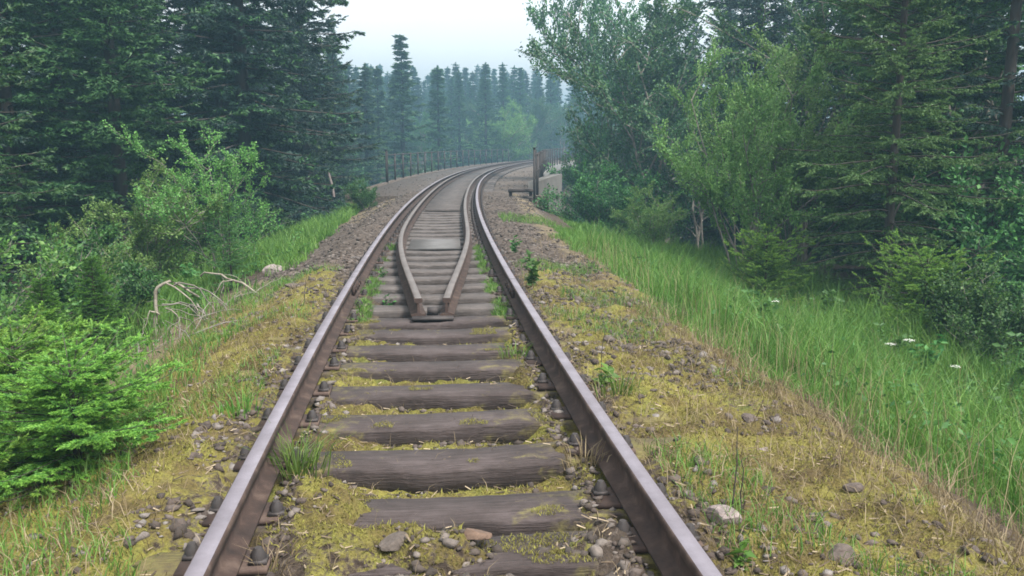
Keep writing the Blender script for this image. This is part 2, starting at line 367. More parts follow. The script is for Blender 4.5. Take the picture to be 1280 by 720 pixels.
ca.data.foreach_set('color', zones(Sg, Og).astype(np.float32).ravel())

# ------------------------------------------------------------------ sleepers
rng = np.random.RandomState(3)
def sleeper_mesh(seed, mat):
    r = np.random.RandomState(seed); n = 41; xs = np.linspace(-1.22, 1.22, n)
    prof = np.array([[-.118, -.15], [-.127, -.014], [-.121, 0], [.121, 0], [.127, -.014], [.12, -.15]])
    V = []
    for i, x in enumerate(xs):
        sag = -.010 * math.exp(-(x / .4) ** 2) + .003 * math.sin(x * 5 + seed)
        q = prof.copy(); q[:, 1] += sag
        q[0:3, 0] += .018 * math.sin(x * 2.3 + seed) * math.exp(-(x / .7) ** 2) + r.uniform(-.006, .006)
        q[2, 1] += r.uniform(-.008, .003); q[1, 0] += r.uniform(-.007, .007)
        q[3:5, 0] += r.uniform(-.005, .005)
        V.append(np.c_[np.full(6, x), q])
    V = np.array(V); G = Geo(); k = 6
    i = np.arange(n - 1)[:, None] * k; j = np.arange(k)[None]; j2 = (j + 1) % k
    G.add(V.reshape(-1, 3), np.stack([i + j, i + j2, i + k + j2, i + k + j], -1).reshape(-1, 4)[:, ::-1])
    G.add(V[0], [[0, 1, 2, 3, 4, 5]]); G.add(V[-1], [[5, 4, 3, 2, 1, 0]])
    return G.mesh('sleeper', mat)
TM = [sleeper_mesh(i, M['timber']) for i in range(5)]
TP = [sleeper_mesh(10 + i, M['timber_pale']) for i in range(3)]
gp = Geo().box((0, 0, .009), (.30, .17, .018)); plate_me = gp.mesh('tie_plate', M['rust'])
gb = Geo(); th = np.arange(6) * np.pi / 3
V6 = np.c_[np.cos(th) * .027, np.sin(th) * .027, np.zeros(6)]
gb.add(np.r_[V6, V6 + [0, 0, .03], V6 * .5 + [0, 0, .055]], [[i, (i + 1) % 6, 6 + (i + 1) % 6, 6 + i] for i in range(6)] + [[6 + i, 6 + (i + 1) % 6, 12 + (i + 1) % 6, 12 + i] for i in range(6)]); gb.add(V6 * .5 + [0, 0, .055], [[0, 1, 2, 3, 4, 5]])
gb.box((0, 0, .008), (.06, .05, .016)); bolt_me = gb.mesh('bolt', M['steel_dark'])
def make_sleeper(s, i, label, pale=False):
    x, y = W(s, 0.); tw = rng.uniform(-.012, .012)
    me = (TP[i % 3] if pale else TM[i % 5])
    o = bpy.data.objects.new('railway_sleeper', me); C.objects.link(o)
    o.location = (float(x), float(y), -.17 + (rng.uniform(-.006, .0))); o.rotation_euler = (0, 0, -head(s) + tw)
    tag(o, label, 'sleeper', 'wooden sleepers under the track')
    for side in (-1, 1):
        pl = bpy.data.objects.new('tie_plate', plate_me); C.objects.link(pl); pl.parent = o; pl.location = (side * .7525, 0, 0)
        for bx, by in ((-.115, .03), (.115, -.03)):
            b = bpy.data.objects.new('bolt', bolt_me); C.objects.link(b); b.parent = pl; b.location = (bx, by, .017)
    return o
ORD = ['first', 'second', 'third', 'fourth', 'fifth', 'sixth', 'seventh', 'eighth', 'ninth', 'tenth', 'eleventh', 'twelfth', 'thirteenth', 'fourteenth', 'fifteenth',
       'sixteenth', 'seventeenth', 'eighteenth', 'nineteenth', 'twentieth']
tip_i = 10
for i, s in enumerate(SLEEPER_C):
    if s < 2.5: continue
    if i < tip_i:
        extra = {2: 'dark sleeper end at the very front of the picture, nearly buried in moss and stones',
                 3: 'sleeper with its left half under moss, behind the loose brown stones',
                 4: 'long bare sleeper beside the grass tuft at the left rail',
                 5: 'worn sleeper with a deep dark hollow below its middle, third in front of open moss'}
        lab = extra.get(i, 'bare dark sleeper, %s one in front of the guard rail tips' % ORD[tip_i - i - 1])
        if i == 5: lab = 'worn dark sleeper over a deep hollow, %s in front of the guard rail tips' % ORD[tip_i - i - 1]
        make_sleeper(s, i, lab)
    elif i == tip_i: make_sleeper(s, i, 'dark sleeper carrying the blunt tips of both guard rails')
    elif s < 18.2: make_sleeper(s, i, 'grey sleeper between the guard rails, %s one beyond their tips' % ORD[i - tip_i - 1], pale=True)
    else:
        make_sleeper(s, i, 'far sleeper on the bridge approach, covered by the walkway boards', pale=True)

# ------------------------------------------------------------------ rails
HEADP = [(-.062, 0), (-.062, .012), (-.012, .028), (-.008, .105), (-.034, .118), (-.034, .142), (-.028, .149), (.028, .149), (.034, .142), (.034, .118), (.008, .105), (.012, .028), (.062, .012), (.062, 0)]
def rail_geo(fs, fo, z0=-.149, top=1, rise=None):
    s = np.asarray(fs, float); o = np.asarray(fo, float); k = len(HEADP)
    x, y = W(s, o); dx = np.gradient(x); dy = np.gradient(y); l = np.hypot(dx, dy); nx, ny = dy / l, -dx / l
    pr = np.array(HEADP)
    V = np.stack([x[:, None] + nx[:, None] * pr[None, :, 0], y[:, None] + ny[:, None] * pr[None, :, 0], np.broadcast_to(z0 + pr[None, :, 1], (len(s), k))], -1)
    G = Geo(); n = len(s); i = np.arange(n - 1)[:, None] * k
    for j in range(k):
        j2 = (j + 1) % k; f = np.stack([i[:, 0] + j, i[:, 0] + j2, i[:, 0] + k + j2, i[:, 0] + k + j], -1)
        G.V.append(V.reshape(-1, 3) if j == 0 else np.zeros((0, 3))); G.F.append((f, 1 if (j in (6,) or (top == 2 and 5 <= j <= 7)) else 0))
    G.n = n * k
    G.add(V[0], [list(range(k))], 0); G.add(V[-1], [list(range(k))[::-1]], 0)
    return G
smp = np.concatenate([np.arange(-4, 30, .25), np.arange(30, 125, 1.)])
lr = rail_geo(smp, smp * 0 - .7525).build('running_rail', [M['rust'], M['polish']]); tag(lr, 'left running rail of the track with polished head and rusty web, beside the grass tuft', 'rail')
rr = rail_geo(smp, smp * 0 + .7525).build('running_rail', [M['rust'], M['polish']]); tag(rr, 'right running rail of the track with polished head, running past the leafy weed', 'rail')
def fishplates(rail, s, o):
    x, y = W(s, o); x = float(x); y = float(y); h = head(s); f = bpy.data.objects.new('fishplate', None)
    G = Geo()
    for side in (-1, 1):
        G.box((side * .026, 0, -.085), (.026, .62, .085))
        for q in (-.22, -.08, .08, .22): G.box((side * .046, q, -.085), (.02, .03, .03))
    o_ = G.build('fishplate', M['rust'], rail); bpy.data.objects.remove(f); o_.location = (x, y, 0); o_.rotation_euler = (0, 0, -h)
    jg = Geo().box((0, 0, -.0115), (.069, .008, .027)).build('rail_joint_gap', M['steel_dark'], rail); jg.location = (x, y, 0); jg.rotation_euler = (0, 0, -h)
fishplates(rr, 7.85, .7525); fishplates(lr, 8.1, -.7525)
gs = np.array([6.93, 7.0, 7.6, 8.6, 9.6, 10.5, 11.3, 12, 12.8, 14, 16, 19, 24.6, 30, 45, 78])
gl = np.array([.115, .118, .175, .262, .345, .405, .445, .47, .485, .492, .49, .485, .485, .485, .485, .485])
gsf = np.concatenate([np.arange(6.9, 14, .15), np.arange(14, 78, .5)])
glf = np.interp(gsf, gs, gl); glf = np.convolve(np.pad(glf, 4, mode='reflect', reflect_type='odd'), np.ones(9) / 9, 'valid')
m, t, p = nodes('guard_head'); M['guard'] = m
tc = nd(t, 'ShaderNodeTexCoord'); nz = noise(t, 5, 6, tc.outputs['Object'], .7)
t.links.new(ramp(t, nz.outputs[0], [(.3, (.08, .066, .060)), (.7, (.16, .14, .13))]).outputs[0], p.inputs['Base Color']); p.inputs['Metallic'].default_value = .35; p.inputs['Roughness'].default_value = .55
a = rail_geo(gsf, -glf, top=1).build('guard_rail', [M['rust'], M['guard']]); tag(a, 'left inner guard rail bending to a blunt tip between the running rails', 'guard rail', 'guard rails inside the track')
a = rail_geo(gsf, glf, top=1).build('guard_rail', [M['rust'], M['guard']]); tag(a, 'right inner guard rail bending to a blunt tip between the running rails', 'guard rail', 'guard rails inside the track')

gx, gy = W(6.9, 0); Geo().box((0, 0, 0), (.34, .20, .02)).box((0, .06, .03), (.10, .07, .05)); a = Geo().box((0, 0, 0), (.34, .2, .02)).box((0, .05, .04), (.09, .06, .06)).build('void_block', M['steel_dark']); a.location = (float(gx), float(gy), -.158); a.rotation_euler = (0, 0, -head(6.9)); tag(a, 'dark steel plate under the tips of the two guard rails', 'plate')  # dark block added in place of the shaded void between the guard rail tips

def strip(s0, s1, o0, o1, z0, z1, step=.5):
    """a slab that follows the curve of the track"""
    s = np.linspace(s0, s1, max(2, int((s1 - s0) / step) + 1)); G = Geo(); n = len(s)
    pts = []
    for o, z in ((o0, z0), (o1, z0), (o1, z1), (o0, z1)):
        x, y = W(s, np.full(n, o)); pts.append(np.stack([x, y, np.full(n, z)], -1))
    V = np.stack(pts, 1); i = np.arange(n - 1)[:, None] * 4; j = np.arange(4)[None]; j2 = (j + 1) % 4
    G.add(V.reshape(-1, 3), np.stack([i + j, i + j2, i + 4 + j2, i + 4 + j], -1).reshape(-1, 4)[:, ::-1])
    G.add(V[0], [[0, 1, 2, 3]]); G.add(V[-1], [[3, 2, 1, 0]]); return G
a = strip(11.55, 12.75, -.36, .36, -.165, -.152, .3).build('steel_plate', M['plate']); tag(a, 'flat grey steel plate lying on the sleepers between the guard rails', 'plate')
G = Geo(); q = 18.3
while q < 76:
    b = strip(q, q + .22, -.37, .37, -.165, -.125, .22); G.V += b.V; G.F += [(f + G.n, mm) for f, mm in b.F]; G.n += b.n; q += .295
a = G.build('walkway_boards', M['timber_pale']); tag(a, 'pale grey crosswise walkway boards between the guard rails towards the bridge', 'walkway')

# ------------------------------------------------------------------ bridge
br = thing('railway_bridge', 'low concrete railway bridge carrying the curved track beyond the end post', 'bridge')
BW = 2.75
strip(25.5, 76, -BW - .25, BW + .12, -.62, -.262).build('deck', M['deck_gravel'], br)
strip(25.5, 76, -BW - .45, -BW - .252, -1.0, -.20).build('edge_beam', M['deck_gravel'], br)
strip(27.5, 76, BW + .122, BW + .5, -1.1, -.12).build('edge_beam', M['concrete'], br)
strip(26.4, 28.2, -BW - .4, BW + .4, -5.2, -.63).build('abutment', M['concrete'], br)
strip(73, 75.4, -BW - .4, BW + .4, -5.2, -.63).build('abutment', M['concrete'], br)
strip(48.5, 50, -BW + .2, BW - .2, -5.4, -.63).build('pier', M['concrete'], br)
# pale wing wall right of the end post, with a dark drain mouth
G = Geo(); x0, y0 = W(26.3, 2.55); x1, y1 = W(27.2, 3.4)
ax = np.array([x1 - x0, y1 - y0, 0.]); L = np.linalg.norm(ax); ax /= L; nrm = np.array([ax[1], -ax[0], 0])
def wall_prism(poly, th):
    P = np.array([[*(np.array([x0, y0, 0]) + ax * u)[:2], v] for u, v in poly]); k = len(P)
    G.add(np.r_[P, P - nrm * th], [[i, (i + 1) % k, k + (i + 1) % k, k + i] for i in range(k)])
    G.add(P, [list(range(k))[::-1]]); G.add(P - nrm * th, [list(range(k))])
arch = [(.12 + .14 + .14 * math.cos(a), -.62 + .22 * math.sin(a)) for a in np.linspace(np.pi, 0, 9)]
wall_prism([(0, -1.6), (0, .12), (L * .5, .24), (L, .34), (L, -1.6), (arch[-1][0], -1.6)] + arch[::-1] + [(arch[0][0], -1.6)], .35)
ww = G.build('wing_wall', M['concrete']); tag(ww, 'pale concrete wing wall with small dark arched opening beside the railing post', 'wall')
# railings
def railing(label, line, s0, s1, sp_, low=0.):
    r = thing('bridge_railing', label, 'railing')
    f = lambda s: np.interp(s, [q[0] for q in line], [q[1] for q in line])
    s = s0; k = 0
    while s <= s1:
        x, y = W(s, f(s)); zb = -.45 if k else -.5; zt = (1.02 if k else 1.16) - low
        G = Geo().box((0, 0, (zb + zt) / 2), (.06, .07, zt - zb)).box((.05, 0, (zb + zt) / 2), (.012, .12, zt - zb - .1)).box((0, 0, zt + .006), (.11, .12, .012)) if k == 0 else \
            Geo().box((0, 0, (zb + zt) / 2), (.07, .014, zt - zb)).box((-.03, .031, (zb + zt) / 2), (.01, .05, zt - zb))
        p_ = G.build('post', M['steel_dark'], r); p_.location = (float(x), float(y), 0); p_.rotation_euler = (0, 0, -head(s)); s += sp_; k += 1
    sv = np.arange(s0, s1, .5); x, y = W(sv, f(sv))
    for z, rr_ in ((.97 - low, .020), (.5 - low * .6, .013)):
        Geo().tube(np.stack([x, y, np.full(len(sv), z)], -1), rr_, 6).build('rail', M['steel_dark'], r)
    return r
railing('dark steel bridge railing right of the track, starting at the tall end post', [(23.6, 2.33), (27, 2.66), (36, 3.12), (50, 3.2), (76, 3.1)], 23.6, 76, 2.3)
railing('dim steel bridge railing left of the track against dark spruces', [(33, -3.05), (76, -3.0)], 33.5, 76, 2.2, .12)
# low beam barrier left of the end post
bb = thing('beam_barrier', 'low dark timber beam barrier standing left of the railing end post', 'barrier', (*map(float, W(23.9, 1.98)), 0), -head(24))
Geo().box((0, 0, -.02), (.74, .12, .09)).build('beam', M['timber'], bb)
Geo().box((0, .02, -.21), (.66, .05, .07)).build('crossbar', M['timber_pale'], bb)
for q in (-.3, .27): Geo().box((q, .05, -.25), (.09, .1, .37)).build('leg', M['timber'], bb)

# ------------------------------------------------------------------ stones
def stones(s, o, r, seed, lift=.15, zoff=None):
    """many small angular stones as one mesh: jittered, cut octahedra"""
    rs = np.random.RandomState(seed); n = len(s)
    ph = (1 + 5 ** .5) / 2
    B = np.array([[-1, ph, 0], [1, ph, 0], [-1, -ph, 0], [1, -ph, 0], [0, -1, ph], [0, 1, ph], [0, -1, -ph], [0, 1, -ph], [ph, 0, -1], [ph, 0, 1], [-ph, 0, -1], [-ph, 0, 1]]) / 1.9
    T = np.array([[0, 11, 5], [0, 5, 1], [0, 1, 7], [0, 7, 10], [0, 10, 11], [1, 5, 9], [5, 11, 4], [11, 10, 2], [10, 7, 6], [7, 1, 8], [3, 9, 4], [3, 4, 2], [3, 2, 6], [3, 6, 8], [3, 8, 9], [4, 9, 5], [2, 4, 11], [6, 2, 10], [8, 6, 7], [9, 8, 1]])
    V = B[None] * rs.uniform(.45, 1.35, (n, 12, 1)) * np.stack([rs.uniform(.8, 1.4, n), rs.uniform(.6, 1.1, n), rs.uniform(.4, .85, n)], -1)[:, None]
    a = rs.uniform(0, 6.28, n); ca_, sa = np.cos(a), np.sin(a)
    tilt = rs.uniform(-.5, .5, n)
    V = np.stack([V[..., 0], V[..., 1] * np.cos(tilt)[:, None] - V[..., 2] * np.sin(tilt)[:, None], V[..., 1] * np.sin(tilt)[:, None] + V[..., 2] * np.cos(tilt)[:, None]], -1)
    V = np.stack([V[..., 0] * ca_[:, None] - V[..., 1] * sa[:, None], V[..., 0] * sa[:, None] + V[..., 1] * ca_[:, None], V[..., 2]], -1) * np.asarray(r)[:, None, None]
    x, y = W(s, o); z = ground(s, o); z = np.where((s > 25.5) & (abs(o) < 2.7), np.maximum(z, -.262), z) + lift * np.asarray(r) * .6
    V = V + np.stack([x, y, z], -1)[:, None]
    return V.reshape(-1, 3), (T[None] + 12 * np.arange(n)[:, None, None]).reshape(-1, 3)
rs = np.random.RandomState(5)
G = Geo()
def scatter(n, s0, s1, o0, o1, r0, r1, mat, seed, dens=None, pw=1.6):
    s = s0 + (s1 - s0) * rs.rand(n) ** pw; o = rs.uniform(o0, o1, n); r = r0 + (r1 - r0) * rs.rand(n) ** 2
    if dens is not None: k = fbm(s, o, dens[0], 2, dens[1]) > dens[2]; s, o, r = s[k], o[k], r[k]
    G.add(*stones(s, o, r, seed), mat)
for sd in (-1, 1):
    scatter(1500, 1.9, 11, sd * .84, sd * 1.16, .008, .032, 0, 11 + sd, (3, 31, .42))
    scatter(900, 1.9, 10, sd * .56, sd * .69, .008, .03, 0, 21 + sd, (3, 32, .4))
    scatter(2600, 7.2, 24, sd * .56, sd * 2.1, .015, .04, 1, 41 + sd, (2, 35, .35), 1.2)
scatter(1800, 20, 50, -2.6, 2.5, .015, .05, 0, 51, (2, 41, .40), 1.3)
scatter(650, 2.2, 3.15, -.62, .62, .008, .032, 1, 31, (3, 33, .42), 1)
scatter(1300, 3.0, 6.8, -.66, .66, .008, .026, 0, 32, (4, 34, .5), 1)
scatter(900, 6.6, 13, -.42, .42, .012, .035, 0, 33, None, 1.2)
scatter(1900, 4.8, 11, 1.2, 1.95, .010, .036, 1, 34, (2.2, 36, .42), 1.1)
scatter(600, 2.2, 6, 1.2, 2.0, .008, .032, 0, 35, (2.2, 36, .55), 1)
scatter(500, 2.2, 7, -1.9, -1.1, .008, .026, 0, 36, (2.2, 37, .52), 1)
gv = G.build('gravel', [M['stone_dark'], M['stone_grey']]); tag(gv, 'loose brown and grey ballast gravel along the rails', 'gravel', kind='stuff')
def rock(s, o, r, mat, label, seed, flat=.8, lift=.2):
    r_ = np.random.RandomState(seed)
    import bmesh
    bm = bmesh.new(); bmesh.ops.create_icosphere(bm, subdivisions=3, radius=1)
    dirs = r_.randn(9, 3); dirs /= np.linalg.norm(dirs, axis=1)[:, None]; lim = r_.uniform(.55, .85, 9)
    for v in bm.verts:
        q = np.array(v.co)
        for d, l in zip(dirs, lim):
            e = q @ d
            if e > l: q = q - d * (e - l) * .92
        q = q + .03 * r_.randn(3) * 0.5
        v.co = (q[0] * 1.25 * r, q[1] * .9 * r, q[2] * flat * r)
    me = bpy.data.meshes.new('stone'); bm.to_mesh(me); bm.free(); me.materials.append(mat)
    o_ = bpy.data.objects.new('stone', me); C.objects.link(o_); x, y = W(s, o)
    o_.location = (float(x), float(y), float(ground(s, o)) + lift * r * flat); o_.rotation_euler = (r_.uniform(-.2, .2), r_.uniform(-.2, .2), r_.uniform(0, 6))
    tag(o_, label, 'stone', 'single stones beside the track')
rock(2.84, .10, .052, M['stone_brown'], 'smooth reddish brown stone between the rails at the front', 1, .5, 1.0)
rock(2.84, -.18, .05, M['stone_grey'], 'grey angular stone in front of the nearest sleeper, left of the brown stone', 2, .7)
rock(2.95, .21, .048, M['stone_dark'], 'dark flat stone right of the reddish brown stone', 3, .5)
rock(2.92, .34, .045, M['stone_grey'], 'grey broken stone near the front sleeper and the right rail', 4, .7)
rock(2.88, 1.03, .058, M['stone_pale'], 'pale pinkish rock outside the right rail by the leafy plant', 25, .65)
rock(2.58, 1.33, .06, M['stone_dark'], 'dark lumpy rock at the lower edge right of the leafy plant', 6, .7)
rock(3.75, 1.55, .03, M['stone_pale'], 'small white stone lying on moss behind the dry stems', 7, .5)
rock(3.2, 1.72, .042, M['stone_dark'], 'dark clod on the right verge between moss cushions', 8, .7)
rock(4.1, 1.62, .045, M['stone_dark'], 'dark rough lump on the right verge below the dry grass', 9, .7)
rock(11.4, -2.12, .17, M['stone_pale'], 'white boulder at the edge of the left gravel verge', 10, .6)
rock(5.95, 1.28, .05, M['stone_grey'], 'light grey stone on the right verge among rubble', 11, .6)
rock(6.6, 1.6, .055, M['stone_pale'], 'pale stone at the foot of the dry grass bank', 12, .6)
rock(8.9, -1.45, .07, M['stone_grey'], 'grey stone on the left verge beyond the yellow moss', 13, .6)

# ------------------------------------------------------------------ blades: grass, dry grass, moss
def blades(x, y, z, h, wd, lean, seed, az=None, curve=.35):
    r = np.random.RandomState(seed); n = len(x); a = r.uniform(0, 6.283, n) if az is None else az
    l = lean * r.uniform(.3, 1.3, n); d = np.stack([np.cos(a), np.sin(a), np.zeros(n)], -1)
    b = r.uniform(0, 6.283, n); sd = np.stack([np.cos(b), np.sin(b), np.zeros(n)], -1) * (np.asarray(wd) / 2).reshape(-1, 1)
    P0 = np.stack([x, y, z], -1); h = np.asarray(h)
    up = np.array([0, 0, 1.])
    P1 = P0 + d * (l * h * .3)[:, None] + up * (h * .55)[:, None]
    P2 = P0 + d * (l * h * (.75 + curve))[:, None] + up * (h * (1 - .25 * np.minimum(l, 1.2)))[:, None]
    V = np.stack([P0 - sd, P0 + sd, P1 + sd * .75, P1 - sd * .75, P2], 1).reshape(-1, 3); k = np.arange(n)[:, None] * 5
    return V, np.concatenate([k + [0, 1, 2, 3]], 1), k + [3, 2, 4]
def blade_geo(G, *a, m=0, **k):
    V, q, tr = blades(*a, **k); n0 = G.n; G.add(V, q, m); G.F.append((tr + n0, m))
def sow(n, s0, s1, o0, o1, pw=1.5):
    s = s0 + (s1 - s0) * rs.rand(n) ** pw; o = rs.uniform(0, 1, n); return s, o0 + (o1 - o0) * o
def cast(s, o): x, y = W(s, o); return x, y, ground(s, o) - .01
# tall grass on the right slope
G = Geo()
s, o = sow(150000, 2.0, 24, 1.75, 7.0, 1.35)
edge = 2.25 - .055 * (np.minimum(s, 12) - 4) + .9 * sstep(12, 19, s) + .30 * (fbm(s, o, 1.1, 2, 51) - .5) * 2
keep = (o > edge) & ((fbm(s, o, .8, 3, 52) > .33) | (rs.rand(len(s)) < .35)) & (rs.rand(len(s)) < 1 - .6 * sstep(4.5, 7, o))
s, o, e = s[keep], o[keep], edge[keep]
x, y, z = cast(s, o); hh = (.10 + .27 * sstep(0, 1.1, o - e)) * rs.uniform(.35, 1.25, len(s)) * (.30 + 1.35 * fbm(s, o, 1.0, 3, 53)) * (1 - .45 * sstep(14, 22, s)); hh = hh * np.where(rs.rand(len(s)) < .05, 1.6, 1)
blade_geo(G, x, y, z, hh, .0035 + .0005 * np.maximum(s, 3), .5, 61)
n_ = 6000; s, o = sow(n_, 2.4, 14, 2.7, 6, 1.2); x, y, z = cast(s, o); blade_geo(G, x, y, z, rs.uniform(.2, .6, n_), rs.uniform(.006, .010, n_), .7, 60)
n_ = 2200; s, o = sow(n_, 2.4, 12, 2.0, 5.5, 1.3); x, y, z = cast(s, o); blade_geo(G, x, y, z, rs.uniform(.25, .6, n_), np.full(n_, .0035), .35, 59, m=1)
a = G.build('tall_grass', [M['grass'], M['grass_dry']]); tag(a, 'tall green grass covering the slope right of the track', 'grass', kind='stuff')
# left grass
G = Geo()
s, o = sow(70000, 2.2, 27, -6.5, -1.3, 1.3)
keep = (o < -1.45 + .25 * (fbm(s, o, 1.2, 2, 54) - .5) * 2 - .05 * np.maximum(s - 4, 0)) & (fbm(s, o, .9, 3, 55) > .36) & ~((((s - 8.6) / 2.4) ** 2 + ((o + 2.45) / .75) ** 2 < 1) & (rs.rand(len(s)) < .8))
s, o = s[keep], o[keep]; x, y, z = cast(s, o)
blade_geo(G, x, y, z, (.10 + .28 * sstep(1.6, 3, -o)) * rs.uniform(.5, 1.3, len(s)), .004 + .0012 * np.maximum(s, 3) * .5, .5, 62)
a = G.build('grass', M['grass']); tag(a, 'green grass below the left verge of the track', 'grass', kind='stuff')
# dry grass on the right crest, dry straws on both verges and thin shoots in the track
G = Geo()
s, o = sow(26000, 2.1, 13, 1.35, 2.7, 1.3); q = np.exp(-((o - 2.08 + .04 * (s - 4)) / .28) ** 2); k = rs.rand(len(s)) < .38 * q * (fbm(s, o, 1.5, 2, 56) > .42)
s, o = s[k], o[k]; x, y, z = cast(s, o); blade_geo(G, x, y, z, rs.uniform(.05, .20, len(s)), np.full(len(s), .0045), .9, 63)
s, o = sow(5000, 2.1, 9, -2.3, -1.0, 1.2); x, y, z = cast(s, o); blade_geo(G, x, y, z, rs.uniform(.03, .12, len(s)), np.full(len(s), .0035), 1.1, 64)
s, o = sow(5500, 2.1, 9, .9, 2.0, 1.2); x, y, z = cast(s, o); blade_geo(G, x, y, z, rs.uniform(.03, .14, len(s)), np.full(len(s), .0035), 1.1, 65)
s, o = sow(2600, 2.1, 9, -1.0, 1.0, 1.2); k = abs(abs(o) - .75) > .05; s, o = s[k], o[k]; x, y, z = cast(s, o); blade_geo(G, x, y, z, rs.uniform(.02, .09, len(s)), np.full(len(s), .0032), 1.1, 66)
a = G.build('dry_grass', M['grass_dry']); tag(a, 'dry straw coloured grass on the track verges', 'dry grass', kind='stuff')
# sparse short green shoots on the verges
G = Geo()
s, o = sow(16000, 2.1, 10, .95, 2.3, 1.2); k = fbm(s, o, 1.6, 2, 57) > .53; s, o = s[k], o[k]; x, y, z = cast(s, o); blade_geo(G, x, y, z, rs.uniform(.03, .13, len(s)), np.full(len(s), .0045), .7, 67)
s, o = sow(12000, 2.1, 10, -2.2, -1.0, 1.2); k = fbm(s, o, 1.6, 2, 58) > .52; s, o = s[k], o[k]; x, y, z = cast(s, o); blade_geo(G, x, y, z, rs.uniform(.03, .12, len(s)), np.full(len(s), .0045), .7, 68)
s, o = sow(9000, 6.8, 12, .52, .68, 1.2); o = o * np.where(rs.rand(len(o)) < .5, 1, -1); k = fbm(s, o, 1.6, 2, 59) > .5; s, o = s[k], o[k]; x, y, z = cast(s, o); blade_geo(G, x, y, z, rs.uniform(.03, .10, len(s)), np.full(len(s), .006), .7, 69)
s, o = sow(9000, 9, 17, 1.15, 2.4, 1.0); k = (fbm(s, o, .9, 3, 75) > .55) & (rs.rand(len(s)) < .6); s, o = s[k], o[k]; x, y, z = cast(s, o); blade_geo(G, x, y, z, rs.uniform(.04, .16, len(s)), np.full(len(s), .008), .7, 76)
a = G.build('short_grass', M['grass']); tag(a, 'short sparse green grass shoots on the mossy verges', 'grass', kind='stuff')
# moss shoots
G = Geo()
n = 150000; s = 1.95 + 6.5 * rs.rand(n) ** 1.5; o = rs.uniform(-2.2, 2.0, n)
zz = zones(s, o)[:, 0]; mk = zz + (fbm(s, o, 3.2, 3, 71) - .5) * 1.6
k = (mk > .46) & (abs(abs(o) - .7525) > .08); s, o = s[k], o[k]; x, y, z = cast(s, o)
blade_geo(G, x, y, z, rs.uniform(.014, .030, len(s)), rs.uniform(.004, .008, len(s)), .8, 72)
n = 54000; s = np.repeat(SLEEPER_C[2:11], n // 9) ; s = s + rs.uniform(-.115, .115, len(s)); o = rs.uniform(-.66, .66, len(s)); k = (fbm(s, o, 4.5, 3, 73) + .32 * abs(o) > .75) & (ground(s, o) < -.165); s, o = s[k], o[k]; x, y = W(s, o)
blade_geo(G, x, y, np.full(len(s), -.177), rs.uniform(.009, .014, len(s)), rs.uniform(.002, .004, len(s)), 1.0, 74)
a = G.build('moss', M['moss']); tag(a, 'yellow green moss cushions between and beside the rails', 'moss', kind='stuff')

# fallen twigs, needles and stalk bits on the track bed
G = Geo(); n = 4200; s, o = sow(n, 2.0, 9, -1.7, 2.0, 1.4); k = abs(abs(o) - .7525) > .07; s, o = s[k], o[k]; n = len(s)
x, y = W(s, o); z = ground(s, o) + .006; inw = np.where((abs(o) < .5) & (s < 6.5), .0, 0); a_ = rs.uniform(0, 6.28, n); l_ = rs.uniform(.012, .05, n); w_ = rs.uniform(.0015, .004, n)
d_ = np.stack([np.cos(a_), np.sin(a_), rs.uniform(-.1, .4, n)], -1) * l_[:, None]; e_ = np.stack([-np.sin(a_), np.cos(a_), np.zeros(n)], -1) * w_[:, None]; p_ = np.stack([x, y, z], -1)
up_ = np.array([0, 0, .003]); V = np.stack([p_ - e_, p_ + e_, p_ + e_ + d_, p_ - e_ + d_, p_ + up_, p_ + d_ + up_], 1).reshape(-1, 3); k = np.arange(n)[:, None] * 6
pick = rs.rand(n) < .6
q4 = np.concatenate([k + [0, 4, 5, 3], k + [1, 2, 5, 4]]); G.add(V, q4, 0)
a = G.build('litter', M['stick']); tag(a, 'fallen twigs and stalk bits on the track bed', 'litter', kind='stuff')

# ------------------------------------------------------------------ plants: generators
def needles(P0, P1, n, ln, wd, r, theta=(.6, 1.15), flat=.45):
    Mn = len(P0); t_ = (np.arange(n)[None] + r.rand(Mn, n)) / n
    A = P1 - P0; L_ = np.linalg.norm(A, axis=1)[:, None] + 1e-9; A = A / L_
    pos = P0[:, None] + (P1 - P0)[:, None] * t_[..., None]
    rv = r.randn(Mn, n, 3); rv[..., 2] *= flat; rv -= (rv * A[:, None]).sum(-1, keepdims=True) * A[:, None]; rv /= np.linalg.norm(rv, axis=-1, keepdims=True) + 1e-9
    th = r.uniform(*theta, (Mn, n, 1)); th = th * (1 - .45 * t_[..., None] ** 3)
    d = A[:, None] * np.cos(th) + rv * np.sin(th)
    l = ln * r.uniform(.7, 1.15, (Mn, n, 1)) * (1 - .35 * t_[..., None])
    sd = np.cross(d, r.randn(Mn, n, 3)); sd /= np.linalg.norm(sd, axis=-1, keepdims=True) + 1e-9; sd *= wd / 2
    tip = pos + d * l; tip[..., 2] -= l[..., 0] * .08
    V = np.stack([pos - sd, pos + sd, tip], 2).reshape(-1, 3)
    return V, np.arange(len(V)).reshape(-1, 3)
def leaves(P, D, size, r, droop=.3, wide=.62):
    """folded pointed leaves at P growing along D"""
    n = len(P); d = D + r.randn(n, 3) * .55; d[:, 2] -= droop * r.rand(n); d /= np.linalg.norm(d, axis=1)[:, None] + 1e-9
    nr = r.randn(n, 3) * .6 + [0, 0, 1.]; sd = np.cross(d, nr); sd /= np.linalg.norm(sd, axis=1)[:, None] + 1e-9
    up = np.cross(sd, d); l = (size * r.uniform(.6, 1.25, n))[:, None]; w_ = l * wide / 2
    V = np.stack([P, P + d * l * .45 + sd * w_ + up * w_ * .35, P + d * l - up * l * .08, P + d * l * .45 - sd * w_ + up * w_ * .35], 1).reshape(-1, 3)
    k = np.arange(n)[:, None] * 4
    return V, np.concatenate([k + [0, 1, 2], k + [0, 2, 3]])
